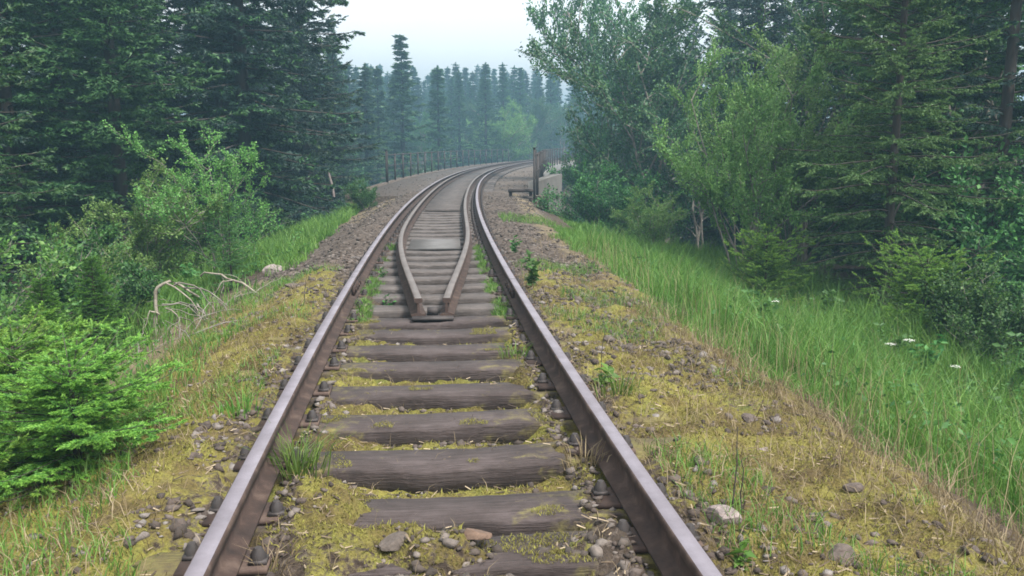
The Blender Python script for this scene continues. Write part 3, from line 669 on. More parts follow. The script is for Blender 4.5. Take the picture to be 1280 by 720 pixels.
def spruce(seed, H, Rm, zlow, whorl, nb, twig_len, nn, nlen, nwid, mats, trunk_r, tips=.3, droop=.35, sag=.6, sub=True, dead_below=0., gap=.12, top_pow=.85, tw_step=.14):
    """trunk with limbs, and a crown of drooping boughs carrying needled twigs"""
    r = np.random.RandomState(seed); Tr = Geo(); Cr = Geo()
    zz = np.linspace(0, H, 14); wob = np.cumsum(r.randn(14, 2) * .012 * H / 14, axis=0)
    TP_ = np.c_[wob, zz]; Tr.tube(TP_, trunk_r * (1 - zz / H) ** .8 + .006, 8)
    P0s, P1s, lev = [], [], []; D0, D1 = [], []
    z = zlow; k = 0
    while z < H - .05:
        f = (z - 0) / H; Lb = Rm * max(.03, (1 - f)) ** top_pow * min(1, .75 + .9 * (f + .05))
        a0 = r.uniform(0, 6.28)
        cx, cyy = np.interp(z, zz, TP_[:, 0]), np.interp(z, zz, TP_[:, 1])
        for b in range(nb):
            if r.rand() < gap: continue
            a = a0 + b * 6.283 / nb + r.uniform(-.35, .35); L_ = Lb * (r.uniform(.62, 1.12) if b % 4 else r.uniform(.28, .6)); zb = z + r.uniform(-.5, .5) * whorl
            up0 = (.55 - droop * 1.7 * (1 - f)) * .6 + .25 * f + r.uniform(-.1, .1)
            u = np.linspace(0, 1, 7); rad = L_ * u
            zc = zb + L_ * (up0 * u - sag * .5 * u ** 2 * (1 - f) + .16 * u ** 4)
            side = .12 * L_ * r.uniform(-1, 1) * u ** 2
            P = np.stack([cx + rad * math.cos(a) - side * math.sin(a), cyy + rad * math.sin(a) + side * math.cos(a), zc], -1)
            Tr.tube(P, (.012 + .012 * L_) * trunk_r / .1 * .5 * (1 - u * .85) + .002, 4)
            dead = zb < dead_below and r.rand() < .8
            nt_ = max(3, int(L_ / tw_step))
            for q in range(nt_):
                ut = (q + r.rand()) / nt_
                if ut < .06 and L_ > .6: continue
                base = np.array([np.interp(ut, u, P[:, i]) for i in range(3)])
                e = min(ut + .08, 1.); e0 = max(e - .16, 0); ax_ = np.array([np.interp(e, u, P[:, i]) - np.interp(e0, u, P[:, i]) for i in range(3)]); ax_ /= np.linalg.norm(ax_) + 1e-9
                lat = np.array([-math.sin(a), math.cos(a), 0.])
                for sg_ in (-1, 1):
                    if r.rand() < .12: continue
                    tl = twig_len * r.uniform(.55, 1.2) * (1 - .55 * ut) * min(1, .4 + Lb / Rm)
                    dv = ax_ * r.uniform(.45, .9) + lat * sg_ * r.uniform(.5, 1.0) + np.array([0, 0, -r.uniform(0, 1) * sag * .7])
                    dv /= np.linalg.norm(dv)
                    e1 = base + dv * tl
                    (D0 if dead else P0s).append(base); (D1 if dead else P1s).append(e1)
                    if not dead: lev.append(ut)
                    if sub and tl > twig_len * .45 and not dead:
                        for w_ in (.35, .65):
                            for s2 in (-1, 1):
                                if r.rand() < .3: continue
                                pb = base + dv * tl * w_; d2 = dv * .8 + np.cross(dv, [0, 0, 1.]) * s2 * .75 + np.array([0, 0, -.25 * sag]); d2 /= np.linalg.norm(d2)
                                P0s.append(pb); P1s.append(pb + d2 * tl * .5 * (1.1 - w_)); lev.append(ut + .1)
            if not dead: P0s.append(P[-2]); P1s.append(P[-1] + (P[-1] - P[-2]) * .3); lev.append(1.)
        z += whorl * r.uniform(.8, 1.2) * (1 - .35 * f); k += 1
    P0s = np.array(P0s); P1s = np.array(P1s); lev = np.array(lev)
    tm = r.rand(len(lev)) < tips * (.35 + .9 * lev)
    mid = P0s + (P1s - P0s) * .5
    V, F_ = needles(P0s, P1s, nn, nlen, nwid, r); Cr.add(V, F_, 0)
    if tm.any():
        V, F_ = needles(mid[tm], P1s[tm] + (P1s[tm] - mid[tm]) * .25, max(4, int(nn * .8)), nlen * 1.0, nwid * 1.35, r); Cr.add(V, F_, 1)
    for i in range(2): Cr.add(*needles(np.array([[TP_[-1, 0], TP_[-1, 1], H - .02 * H]]), np.array([[TP_[-1, 0], TP_[-1, 1], H * 1.015 + .05]]), nn * 2, nlen * .8, nwid, r), 0)
    if D0:
        V, F_ = needles(np.array(D0), np.array(D1), 5, .22, .012, r, (.3, .9), 1.); Cr.add(V, F_, 2)
    return Tr.mesh('trunk', M['bark'], True), Cr.mesh('crown', mats)
def broadleaf(seed, H, spread, stems, leafsize, nleaf, mats, bark, r0=.03, levels=3, lean=(0, 0), clear=.15, droop=.3, split=5, lit_top=.0, up=.5):
    r = np.random.RandomState(seed); Tr = Geo(); Cr = Geo(); anchors = []; dirs = []
    def grow(p, d, L_, rad, lv):
        n = 6; P = [p]; dd = d.copy()
        for i in range(n):
            dd = dd + r.randn(3) * .16 + np.array([0, 0, .05 * up]); dd /= np.linalg.norm(dd); P.append(P[-1] + dd * L_ / n)
        P = np.array(P); Tr.tube(P, np.linspace(rad, rad * .35, n + 1), 6 if lv == 0 else 4)
        if lv >= levels - 1:
            for i in range(1, n + 1): anchors.append((P[i - 1], P[i]))
        elif lv >= 1:
            for i in range(n - 2, n + 1): anchors.append((P[i - 1], P[i]))
        if lv < levels - 1:
            nb = split + r.randint(-1, 2)
            for b in range(nb):
                u = (clear if lv == 0 else .2) + (1 - (clear if lv == 0 else .2)) * (b + r.rand()) / nb; i = min(int(u * n), n - 1)
                pb = P[i] + (P[i + 1] - P[i]) * (u * n - i); ax_ = (P[i + 1] - P[i]); ax_ /= np.linalg.norm(ax_)
                sd = r.randn(3); sd -= (sd @ ax_) * ax_; sd /= np.linalg.norm(sd); sd[2] = abs(sd[2]) * .5 + .05
                nd_ = ax_ * r.uniform(.35, .75) + sd * r.uniform(.6, 1.0); nd_ /= np.linalg.norm(nd_)
                grow(pb, nd_, L_ * (r.uniform(.42, .62) if lv == 0 else r.uniform(.4, .6)) * (1.15 - .5 * u), rad * .5, lv + 1)
    for q in range(stems):
        a = r.uniform(0, 6.28); t_ = spread * (.25 + .75 * r.rand()) if stems > 1 else spread
        d = np.array([math.cos(a) * t_ + lean[0], math.sin(a) * t_ + lean[1], 1.]); d /= np.linalg.norm(d)
        grow(np.array([r.uniform(-1, 1) * .05 * stems ** .5, r.uniform(-1, 1) * .05 * stems ** .5, -.05]), d, H * r.uniform(.7, 1.05), r0 * r.uniform(.7, 1.1), 0)
    A = np.array([q[0] for q in anchors]); B = np.array([q[1] for q in anchors]); i = r.randint(0, len(A), nleaf); t_ = r.rand(nleaf, 1)
    P = A[i] + (B[i] - A[i]) * t_; D = (B[i] - A[i]); D /= np.linalg.norm(D, axis=1)[:, None] + 1e-9
    P = P + r.randn(nleaf, 3) * leafsize * .7; zmx = P[:, 2].max()
    sel = r.rand(nleaf) < lit_top * (P[:, 2] / zmx)  # lighter leaf colour likelier towards the top, painting in light from above
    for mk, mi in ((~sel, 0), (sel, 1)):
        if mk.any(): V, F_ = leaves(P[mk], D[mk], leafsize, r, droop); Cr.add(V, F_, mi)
    return Tr.mesh('trunk', bark, True), Cr.mesh('crown', mats)
def plant(name, meshes, x, y, label, cat, sc_=1., rz=0, group=None, z=None, parts=('trunk', 'crown'), tilt=0):
    o = thing(name, label, cat, (x, y, gz(x, y) - .03 if z is None else z), rz, group); o.scale = (sc_,) * 3 if not hasattr(sc_, '__len__') else sc_
    if tilt: o.rotation_euler = (tilt[0], tilt[1], rz)
    for nme, me in zip(parts, meshes):
        c = bpy.data.objects.new(nme, me); C.objects.link(c); c.parent = o
    return o

# ------------------------------------------------------------------ prototypes
SM = [M['spruce_old'], M['spruce_tip_dull'], M['dead_needle']]
M['spruce_young'] = leaf_mat('spruce_young', (.032, .09, .022), (.052, .135, .03), (.08, .18, .04), .2, .9)
M['spruce_fresh'] = leaf_mat('spruce_fresh', (.046, .125, .020), (.078, .19, .030), (.125, .26, .045), .3, 1.2)
M['spruce_shoot'] = leaf_mat('spruce_shoot', (.12, .26, .035), (.18, .34, .05), (.25, .42, .08), .4, 1.2)
SF = [M['spruce_fresh'], M['spruce_shoot'], M['dead_needle']]
M['spruce_shoot_cool'] = leaf_mat('spruce_shoot_cool', (.060, .155, .045), (.095, .215, .062), (.15, .28, .09), .35, .9)
SS_ = [M['spruce_young'], M['spruce_shoot_cool'], M['dead_needle']]
SY = [M['spruce_young'], M['spruce_tip'], M['dead_needle']]
old = [spruce(100 + i, 15.5, 2.9, .5, .42, 8, .62, 12, .125, .034, SM, .16, .25, .42, .75, True, 1.2 if i == 1 else 0, top_pow=.8, tw_step=.17) for i in range(2)]
mid_sp = [spruce(110 + i, 9, 2.0, .3, .36, 8, .5, 13, .10, .028, [M['spruce_mid'], M['spruce_tip_dull'], M['dead_needle']], .10, .35, .3, .5, True, tw_step=.2) for i in range(2)]
bare = spruce(120, 13, 1.9, 1.0, .42, 7, .5, 13, .10, .028, [M['spruce_old'], M['spruce_tip_dull'], M['dead_needle']], .11, .2, .3, .6, True, 3.2, gap=.3, tw_step=.2)
far_sp = [spruce(130 + i, 14, 2.0, .5, .62, 6, .7, 10, .24, .10, [M['spruce_mid'], M['spruce_tip_dull'], M['dead_needle']], .14, .15, .35, .5, False, tw_step=.33, top_pow=1.12) for i in range(3)]
young = [spruce(140 + i, h, r_, .06, .11, 8, .24, 46, .024, .0050, SY, .022, 1.1, .02, .25, True, gap=.05, tw_step=.085, top_pow=.7) for i, (h, r_) in enumerate([(1.25, .75), (1.7, .72)])]
low_sp = [spruce(160 + i, .85, .80, .05, .10, 8, .22, 34, .026, .0058, SF, .018, 1.2, .0, .5, True, gap=.08, tw_step=.09, top_pow=.42) for i in range(2)]
bough = spruce(170, 9, 2.5, .35, .30, 9, .46, 18, .060, .016, SS_, .09, .8, .30, .8, True, gap=.1, tw_step=.17, top_pow=.75)
sap = [spruce(150 + i, 3.6, 1.35, .12, .30, 7, .42, 24, .046, .012, SS_, .040, 1.0, .12, .5, True, gap=.08, tw_step=.13, top_pow=.8) for i in range(3)]
LL = [M['leaf_mid'], M['leaf_light']]
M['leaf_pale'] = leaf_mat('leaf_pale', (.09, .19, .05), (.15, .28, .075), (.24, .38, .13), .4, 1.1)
shrub = [broadleaf(200, 3.6, .55, 9, .066, 34000, [M['leaf_light'], M['leaf_pale']], M['bark_grey'], .028, 3, lit_top=1.5, clear=.12),
         broadleaf(201, 2.2, .6, 10, .052, 18000, LL, M['bark_grey'], .02, 3, lit_top=1.9, clear=.05),
         broadleaf(202, 2.8, .40, 6, .052, 12000, [M['leaf_mid'], M['leaf_light']], M['bark_grey'], .02, 3, lit_top=1.7, clear=.1),
         broadleaf(203, 1.5, .9, 12, .058, 13000, [M['leaf_dark'], M['leaf_mid']], M['bark_grey'], .014, 3, lit_top=.8, clear=.05)]
tall = [broadleaf(210, 9.5, .12, 1, .10, 19000, [M['leaf_blue'], M['leaf_mid']], M['bark_grey'], .11, 4, lean=(-.18, 0), clear=.3, split=6, lit_top=.4),
        broadleaf(211, 8, .25, 3, .12, 22000, [M['leaf_blue'], M['leaf_mid']], M['bark_grey'], .08, 3, clear=.2, split=8, lit_top=.4),
        broadleaf(212, 6.5, .3, 3, .11, 22000, [M['leaf_mid'], M['leaf_blue']], M['bark_grey'], .06, 3, clear=.12, split=8, lit_top=.5)]
hazel = broadleaf(220, 2.6, .25, 4, .085, 2600, LL, M['bark_grey'], .02, 3, lean=(.25, 0), lit_top=.8, clear=.25)

def PX(px, Y): return (px - 640) / 1060 * Y * 1.0
pr = random.Random(4)
def rz(): return pr.uniform(0, 6.28)
# ---- left side
WL = 'spruces of the dark wood left of the track'
plant('spruce_tree', old[0], -7.0, 22.5, 'big dark spruce whose drooping boughs reach into the white sky left of the gap', 'tree', (1.3, 1.3, 1.15), .4)
plant('spruce_tree', old[1], -7.4, 31, 'dark bluish spruce standing behind the boughs next to the sky gap', 'tree', (1.2, 1.2, 1.1), 2.)
plant('spruce_tree', mid_sp[0], -8.3, 18.0, 'greener spruce behind the round light bush on the left', 'tree', (1.5, 1.5, 1.35), 1.)
plant('spruce_tree', mid_sp[1], -8.3, 12.6, 'slender dark spruce at the far left edge behind the bushes', 'tree', 1.0, .3)
for (x, y, k, s_) in [(-10.5, 24, 0, 1), (-12.5, 19, 1, .95), (-9.5, 29, 1, 1.05), (-10.3, 14.2, 0, .9), (-13, 27, 0, 1), (-9.2, 36, 0, 1), (-13, 35, 1, 1), (-15.5, 23, 0, 1), (-11.8, 10.8, 1, .9), (-8.6, 42, 0, .8), (-12.5, 43, 1, 1), (-18, 30, 1, 1.1), (-14.5, 14.5, 1, 1)]:
    plant('spruce_tree', old[k], x, y, 'dark spruce deep in the closed wood left of the track', 'tree', s_, rz(), WL)
for i in range(22):
    x, y = -14 - 2.9 * (i % 5) + pr.uniform(-1, 1), 11 + 7.5 * (i // 5) + pr.uniform(-2, 2) + 1.5 * (i % 5)
    plant('spruce_tree', old[i % 2], x, y, 'dark spruce deep in the closed wood left of the track', 'tree', pr.uniform(.85, 1.1), rz(), WL)
for i in range(16):
    x, y = -8.6 - 2.0 * (i % 4) + pr.uniform(-.7, .7), 10.5 + 6.5 * (i // 4) + pr.uniform(-2, 2)
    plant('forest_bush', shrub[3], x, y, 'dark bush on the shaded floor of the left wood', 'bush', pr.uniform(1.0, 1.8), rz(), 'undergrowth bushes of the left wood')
for (x, y) in [(-10.2, 17.5), (-11.2, 21.5), (-8.8, 26), (-10.6, 32), (-9.4, 39)]:
    plant('spruce_tree', mid_sp[1], x, y, 'dark spruce deep in the closed wood left of the track', 'tree', (1.6, 1.6, 1.3), rz(), WL)
for (x, y, s_) in [(-9.6, 9.6, .9), (-11.5, 16.5, 1.)]:
    plant('spruce_tree', mid_sp[0], x, y, 'dark spruce deep in the closed wood left of the track', 'tree', s_, rz(), WL)
plant('bush', shrub[1], -5.75, 13.4, 'round light green bush in front of the dark wood on the left', 'bush', (.85, .85, .82), .5)
plant('bush', shrub[2], -4.55, 13.3, 'taller loose leafy birch bush right of the round bush', 'bush', (.75, .75, .70), 1.5)
plant('bush', shrub[1], -5.3, 10.4, 'low pale bush below the round bush on the left slope', 'bush', .55, 2.5)
plant('young_spruce', sap[0], -3.75, 11.2, 'small dark spruce standing below the loose birch bush', 'young spruce', .33, .6)
plant('young_spruce', young[1], -3.9, 7.8, 'slim young spruce left of the pale dead branch', 'young spruce', .62, 1.2)
plant('young_spruce', low_sp[0], -2.15, 4.0, 'bushy low young spruce with bright new shoots, nearest to the track at the left edge', 'young spruce', (.92, .92, .70), 0)
plant('young_spruce', low_sp[1], -2.75, 4.55, 'low young spruce with bright shoots just behind the nearest one', 'young spruce', (1.05, 1.05, .85), 2.2)
plant('young_spruce', low_sp[0], -2.75, 3.5, 'low young spruce with bright shoots cut off by the left edge', 'young spruce', 1.0, 4.2)
plant('young_spruce', low_sp[1], -3.35, 5.4, 'low young spruce farther back among the bright shoots at left', 'young spruce', .9, 1.0)
plant('young_spruce', young[1], -3.6, 6.4, 'pointed young spruce behind the bright shoots on the left', 'young spruce', .6, .2)
plant('hazel_bush', hazel, -5.1, 7.3, 'broad leaved branch reaching in from the left edge above the young spruces', 'bush', .62, .2)
plant('bush', shrub[3], -4.6, 9.0, 'low green bush between the slim spruce and the left edge', 'bush', .8, 1.7)
plant('bush', shrub[3], -5.6, 18.3, 'small green bush at the end of the left grass strip', 'bush', .7, .9)
plant('bush', shrub[3], -3.9, 22.5, 'low bright bush beside the gravel at the far end of the left verge', 'bush', .5, 2.9)
# ---- beyond the bridge
plant('spruce_tree', far_sp[0], -8.2, 65, 'slim pointed spruce rising alone into the white sky left of centre', 'tree', (1.9, 1.9, .97), .5, z=-4.6)
WF = 'spruces of the far forest beyond the bridge'
frs = random.Random(12)
pts = []
for y0, n, x0, x1, top in ((56, 5, -15, -8.8, 6.6), (74, 9, -20, -5, 7.6), (88, 14, -28, -1, 8.4), (100, 18, -34, 2, 9.2), (112, 22, -38, 6, 10.2), (125, 26, -40, 16, 11.2), (138, 28, -38, 26, 12.4), (155, 28, -30, 40, 14.6)):
    for i in range(n):
        x = x0 + (x1 - x0) * (i + frs.uniform(.1, .9)) / n; y = y0 + frs.uniform(-6, 6)
        s_, o_ = SO(x, y)
        if abs(o_) < 4.5 and s_ < 100: continue
        if abs(x + 8.2) < 1.6 and y < 90: continue
        z = gz(x, y); h = top + frs.uniform(-1.0, .7) - z + 0.3
        plant('spruce_tree', far_sp[frs.randrange(3)], x, y, 'hazy spruce in the far forest closing the view beyond the bridge', 'tree', (h / 14 * 1.75, h / 14 * 1.75, h / 14), frs.uniform(0, 6), WF, z=z - .1)
for (x, y, k, s_) in [(-6.5, 60, 2, .7), (-11, 57, 2, .75), (-3.5, 96, 1, .8), (2.2, 97, 1, .85), (6, 101, 1, .9), (-8.5, 83, 2, .8), (-13.5, 78, 2, .9)]:
    plant('leafy_tree', tall[k], x, y, 'hazy leafy tree at the foot of the far spruces', 'tree', s_, rz(), 'leafy trees at the foot of the far forest')
plant('leafy_tree', shrub[1], -.6, 88, 'bright green leafy tree in front of the far forest above the track curve', 'tree', 2.6, 0)
plant('leafy_tree', shrub[0], -3.4, 92, 'pale green leafy tree left of the bright one at the far curve', 'tree', 1.2, 1)
# ---- right side
plant('tall_leafy_tree', tall[1], 5.0, 27.5, 'tall loose leafy tree whose left twigs hang before the sky', 'tree', 1.05, 2.2)
plant('tall_leafy_tree', tall[0], 5.6, 33, 'tall thin leafy tree behind the loose one, right of the sky gap', 'tree', 1.15, .9)
plant('leafy_tree', tall[1], 5.0, 36, 'tall leafy tree filling the upper right side of the sky gap', 'tree', (1.0, 1.0, 1.6), 3.4)
plant('leafy_tree', tall[2], 5.0, 31.5, 'full leafy tree closing the right side of the sky gap', 'tree', (1.0, 1.0, 1.25), .8)
plant('leafy_tree', tall[2], 4.4, 38, 'hazy leafy tree at the right end of the bridge railing', 'tree', .95, 2)
plant('leafy_tree', tall[2], 5.8, 47, 'hazy leafy tree above the bridge railing', 'tree', 1.05, .3)
plant('leafy_tree', tall[1], 8.2, 58, 'distant leafy tree over the far part of the railing', 'tree', .95, 1.3)
plant('leafy_tree', tall[1], 11.5, 70, 'distant leafy tree at the right end of the far forest', 'tree', 1.0, 2.3)
plant('leafy_tree', tall[1], 5.4, 24.5, 'leafy tree between the railing bushes and the big light shrub', 'tree', .62, 1.1)
plant('spruce_tree', old[1], 7.6, 27, 'dark spruce behind the big light green shrub on the right', 'tree', 1.0, .7)
WR = 'spruces of the wood right of the track'
for (x, y, k, s_) in [(10.4, 30, 0, 1), (8.8, 36, 1, 1), (11, 23, 1, 1.0), (13.5, 27, 0, 1), (12.2, 40, 0, 1), (15, 19, 0, .9), (17, 25, 1, 1), (9.5, 46, 0, .9), (13, 52, 1, 1), (12.4, 15, 0, .8), (16, 34, 1, 1)]:
    plant('spruce_tree', old[k], x, y, 'dark spruce in the closed wood right of the track', 'tree', s_, rz(), WR)
for i in range(18):
    x, y = 13.5 + 2.9 * (i % 4) + pr.uniform(-1, 1), 14 + 8 * (i // 4) + pr.uniform(-2, 2) + 1.5 * (i % 4)
    plant('spruce_tree', old[i % 2], x, y, 'dark spruce in the closed wood right of the track', 'tree', pr.uniform(.85, 1.1), rz(), WR)
for i in range(16):
    x, y = 7.2 + 1.9 * (i % 4) + .05 * i + pr.uniform(-.7, .7), 13.5 + 6 * (i // 4) + pr.uniform(-2, 2)
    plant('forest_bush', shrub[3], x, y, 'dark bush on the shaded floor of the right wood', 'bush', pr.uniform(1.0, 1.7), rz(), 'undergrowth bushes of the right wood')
plant('leafy_shrub', shrub[0], 4.15, 15.2, 'big light green leafy shrub at the centre of the right bank', 'bush', (.72, .72, .98), .4)
plant('leafy_shrub', shrub[0], 5.6, 16.8, 'leafy shrub behind the right side of the big light one', 'bush', (.9, .9, 1.05), 2.0)
plant('spruce_tree', bough, 5.35, 12.0, 'spruce with wide draped light tipped boughs right of the big light shrub', 'tree', (.82, .82, .9), 0)
plant('young_spruce', low_sp[0], 4.9, 9.9, 'spreading young spruce with low light boughs above the grass', 'young spruce', (1.25, 1.25, 1.35), 1)
plant('spruce_tree', bough, 7.3, 14.6, 'spruce with draped boughs behind the first one, left of the bare dark trunk', 'tree', 1.05, 2)
plant('young_spruce', low_sp[1], 3.6, 11.9, 'low dark young spruce at the foot of the big light shrub', 'young spruce', (1.0, 1.0, 1.2), 2.4)
plant('spruce_tree', bare, 7.25, 12.6, 'spruce with a bare dark trunk and dead lower branches near the right edge', 'tree', .9, .5)
plant('spruce_tree', mid_sp[1], 7.4, 16.2, 'green spruce behind the young spruces on the right', 'tree', .85, .5)
plant('spruce_tree', bough, 8.9, 12.4, 'green spruce at the right edge of the picture', 'tree', 1.0, 4.0)
plant('spruce_tree', mid_sp[1], 9.8, 18.5, 'green spruce further back behind the bare dark trunk', 'tree', 1.0, 1.5)
plant('leafy_tree', tall[1], 8.6, 15.2, 'pale leafy tree crown at the upper right corner', 'tree', .85, 1.9)
plant('leafy_tree', tall[1], 6.7, 19.5, 'leafy tree with loose pale crown over the young spruces', 'tree', .85, .2)
plant('bush', shrub[3], 2.15, 21.8, 'dark rounded bush in front of the wing wall on the right', 'bush', (1.15, 1.15, 1.1), 1.)
plant('bush', shrub[1], 3.1, 19.3, 'lighter bush right of the dark rounded one', 'bush', .62, 2.)
plant('bush', shrub[3], 3.6, 25, 'bush filling the slope under the bridge railing', 'bush', 1.5, .2)
plant('bush', shrub[3], 5.2, 9.1, 'low leafy bush under the young spruce boughs on the right', 'bush', .7, 2.)
plant('bush', shrub[3], 6.0, 9.4, 'low leafy bush left of the tall herbs at the right edge', 'bush', .75, 4.)

# ------------------------------------------------------------------ small plants and litter
def herb(seed, H, n, size, mat, spread=.35, stemsn=6):
    r = np.random.RandomState(seed); St = Geo(); Lf = Geo(); P = []; D = []
    for q in range(stemsn):
        a = r.uniform(0, 6.28); u = np.linspace(0, 1, 5); l = H * r.uniform(.6, 1.1); b = spread * r.uniform(.2, 1)
        p_ = np.stack([math.cos(a) * b * l * u ** 1.5, math.sin(a) * b * l * u ** 1.5, l * u], -1); St.tube(p_, np.linspace(.005, .002, 5) * (H / .4), 4)
        for k in range(n // stemsn):
            t_ = r.uniform(.15, 1); pp = np.array([np.interp(t_, u, p_[:, i]) for i in range(3)]); aa = r.uniform(0, 6.28)
            P.append(pp); D.append([math.cos(aa), math.sin(aa), .35])
    V, F_ = leaves(np.array(P), np.array(D) * 1.6, size, r, .4, .55); Lf.add(V, F_)
    return St.mesh('stem', M['leaf_mid']), Lf.mesh('leaves', mat)
G = Geo(); n = 6000; s = 3 + 12 * rs.rand(n) ** 1.2; o = 2.5 + 3.6 * rs.rand(n); k = fbm(s, o, .9, 3, 81) > .50; s, o = s[k], o[k]; x, y = W(s, o); z = ground(s, o) + rs.uniform(.05, .34, len(s))
G.add(*leaves(np.stack([x, y, z], -1), rs.randn(len(s), 3) * [1, 1, .3], .05, rs))
n = 5000; s = 3 + 12 * rs.rand(n) ** 1.2; o = -2.0 - 3.4 * rs.rand(n); k = fbm(s, o, .9, 3, 82) > .50; s, o = s[k], o[k]; x, y = W(s, o); z = ground(s, o) + rs.uniform(.03, .26, len(s))
G.add(*leaves(np.stack([x, y, z], -1), rs.randn(len(s), 3) * [1, 1, .3], .05, rs))
a = G.build('ground_cover_herbs', M['leaf_herb']); tag(a, 'small broad leaves of low herbs mixed into the grass slopes', 'herbs', kind='stuff')
hb = [herb(300, .34, 90, .075, M['leaf_mid']), herb(301, .55, 130, .095, M['leaf_mid'], .5, 8), herb(302, .2, 40, .09, M['grass'], .5, 5)]
HP = ('stem', 'leaves')
def hplant(k, s, o, label, sc_=1., cat='plant', group=None):
    x, y = W(s, o); return plant('weed', hb[k], float(x), float(y), label, cat, sc_, rz(), group, parts=HP)
hplant(0, 8.25, .98, 'dark green leafy weed growing against the right rail', 1.)
hplant(0, 11.0, 1.05, 'small weed beside the right rail farther along', .7)
hplant(2, 2.62, 1.0, 'bright green broad leaved plant at the lower edge by the right rail', .55)
hplant(2, 4.75, 1.0, 'small green weed outside the right rail by a dry stem', .8)
hplant(0, 7.9, -.42, 'weed growing between the left guard rail and left running rail', .55)
hplant(0, 9.2, -.55, 'small weed further along between guard rail and left rail', .45)
WH = 'leafy herbs in the grass at the right edge'
for i in range(26):
    s_, o_ = 3.4 + 8.5 * pr.random(), 0; o_ = 2.9 + 2.6 * pr.random(); x, y = W(s_, o_); plant('herb', hb[i % 2], float(x), float(y), 'small leafy herb scattered in the tall grass right of the track', 'plant', pr.uniform(.55, 1.0), rz(), 'herbs scattered in the right grass', parts=HP)
for (x, y, s_) in [(4.5, 7.4, 1.), (5.0, 7.9, 1.1), (5.4, 7.2, 1.1), (4.1, 8.2, .9), (5.9, 8.3, 1.3), (4.9, 6.6, .8), (3.9, 6.4, .7), (6.3, 7.7, 1.2), (3.3, 8.0, .7), (4.4, 5.5, .8)]:
    plant('herb', hb[1], x, y, 'leafy green herb standing in the tall grass below the right hand spruces', 'plant', s_, rz(), WH, parts=HP)
for (x, y, s_) in [(-4.1, 8.0, .8), (-3.5, 9.2, .7), (-5.0, 8.0, 1.), (-4.4, 11.6, .9), (-2.7, 3.6, .5)]:
    plant('herb', hb[1], x, y, 'leafy green herb among the bushes on the left slope', 'plant', s_, rz(), 'leafy herbs on the left slope', parts=HP)
# white umbels
def umbel():
    r = np.random.RandomState(9); St = Geo(); Fl = Geo(); Lv = Geo()
    St.tube([(0, 0, 0), (.01, 0, .35), (.0, .02, .7)], [.006, .005, .003], 5); P = []
    for k in range(11):
        a = k * 2.4; q = .075 * ((k + .5) / 11) ** .5; e = np.array([math.cos(a) * q, .02 + math.sin(a) * q, .74 - q * .2]); St.tube([(0, .02, .7), e], [.0016, .0012], 3)
        for j in range(9): P.append(e + r.randn(3) * [.011, .011, .004])
    P = np.array(P); n = len(P); s_ = .006
    V = np.stack([P + [s_, 0, 0], P + [0, s_, .002], P + [-s_, 0, 0], P + [0, -s_, .002]], 1).reshape(-1, 3); Fl.add(V, np.arange(4 * n).reshape(-1, 4))
    for zz_ in (.2, .36): V, F_ = leaves(np.tile([[0, 0, zz_]], (14, 1)) + r.randn(14, 3) * .03, r.randn(14, 3), .09, r); Lv.add(V, F_)
    return St.mesh('stem', M['leaf_mid']), Fl.mesh('flower_head', M['white']), Lv.mesh('leaves', M['leaf_mid'])
um = umbel()
for (x, y, s_, lb) in [(3.35, 7.0, .85, 'tallest white flowered umbel in the grass left of the dark trunk'), (3.15, 6.9, .75, 'white umbel just left of the tallest one'), (3.62, 6.7, .7, 'white umbel right of the tallest one, near the herbs'), (2.55, 8.1, .75, 'white umbel farther back at the foot of the spruce boughs'), (4.2, 6.2, .8, 'white umbel at the right edge of the tall grass')]:
    plant('white_umbel', um, x, y, lb, 'flower', (s_ * .7, s_ * .7, s_), rz(), 'white umbels in the right grass', parts=('stem', 'flower_head', 'leaves'))
# grass tufts
def tuft(s, o, n, h, label, spread=.05, mat='grass'):
    x, y = W(s, o); r = np.random.RandomState(int(s * 100)); G = Geo()
    px_ = r.randn(n) * spread; py_ = r.randn(n) * spread
    blade_geo(G, px_, py_, np.zeros(n), r.uniform(.5, 1.1, n) * h, np.full(n, .006), .7, int(s * 77), az=np.arctan2(py_, px_) + r.randn(n) * .5)
    a = G.build('grass_tuft', M[mat]); a.location = (float(x), float(y), float(ground(s, o))); tag(a, label, 'grass tuft', 'grass tufts along the rails')
tuft(3.62, -.62, 110, .22, 'green grass tuft inside the left rail between two sleepers')
tuft(4.35, -1.0, 50, .14, 'small grass tuft outside the left rail')
tuft(4.5, 1.02, 70, .16, 'grass tuft outside the right rail among yellow moss')
tuft(3.55, .64, 50, .13, 'thin pale grass tuft inside the right rail', mat='grass_dry')
tuft(5.6, .55, 50, .11, 'short grass tuft on a sleeper end at the right rail')
tuft(2.75, -.6, 40, .13, 'dry grass tuft inside the left rail at the front', mat='grass_dry')
# dead stems
def stems_obj(s, o, label, hs, mat='bark', lean=.08, rad=.004):
    x, y = W(s, o); r = np.random.RandomState(int(s * 31)); G = Geo()
    for h in hs:
        a = r.uniform(0, 6.28); b = r.randn(2) * .035; u = np.linspace(0, 1, 6)[:, None]
        P = np.c_[b[0] + lean * h * math.cos(a) * u + r.randn(6, 1) * .004, b[1] + lean * h * math.sin(a) * u + r.randn(6, 1) * .004, u * h - .02]; G.tube(P, np.linspace(rad, rad * .4, 6), 5)
    o_ = G.build('dry_stem', M[mat]); o_.location = (float(x), float(y), float(ground(s, o))); tag(o_, label, 'dry stem', 'dead stems on the verges')
stems_obj(2.95, 1.13, 'pair of dark bare stems on moss beside the pale rock', (.36, .24, .1), lean=.12)
stems_obj(4.95, 1.05, 'single thin dead stem outside the right rail', (.34,), lean=.05, rad=.0035)
stems_obj(3.6, 1.85, 'pale straw stalks bent on the right verge', (.3, .26, .2, .18), 'grass_dry', .6, .0025)
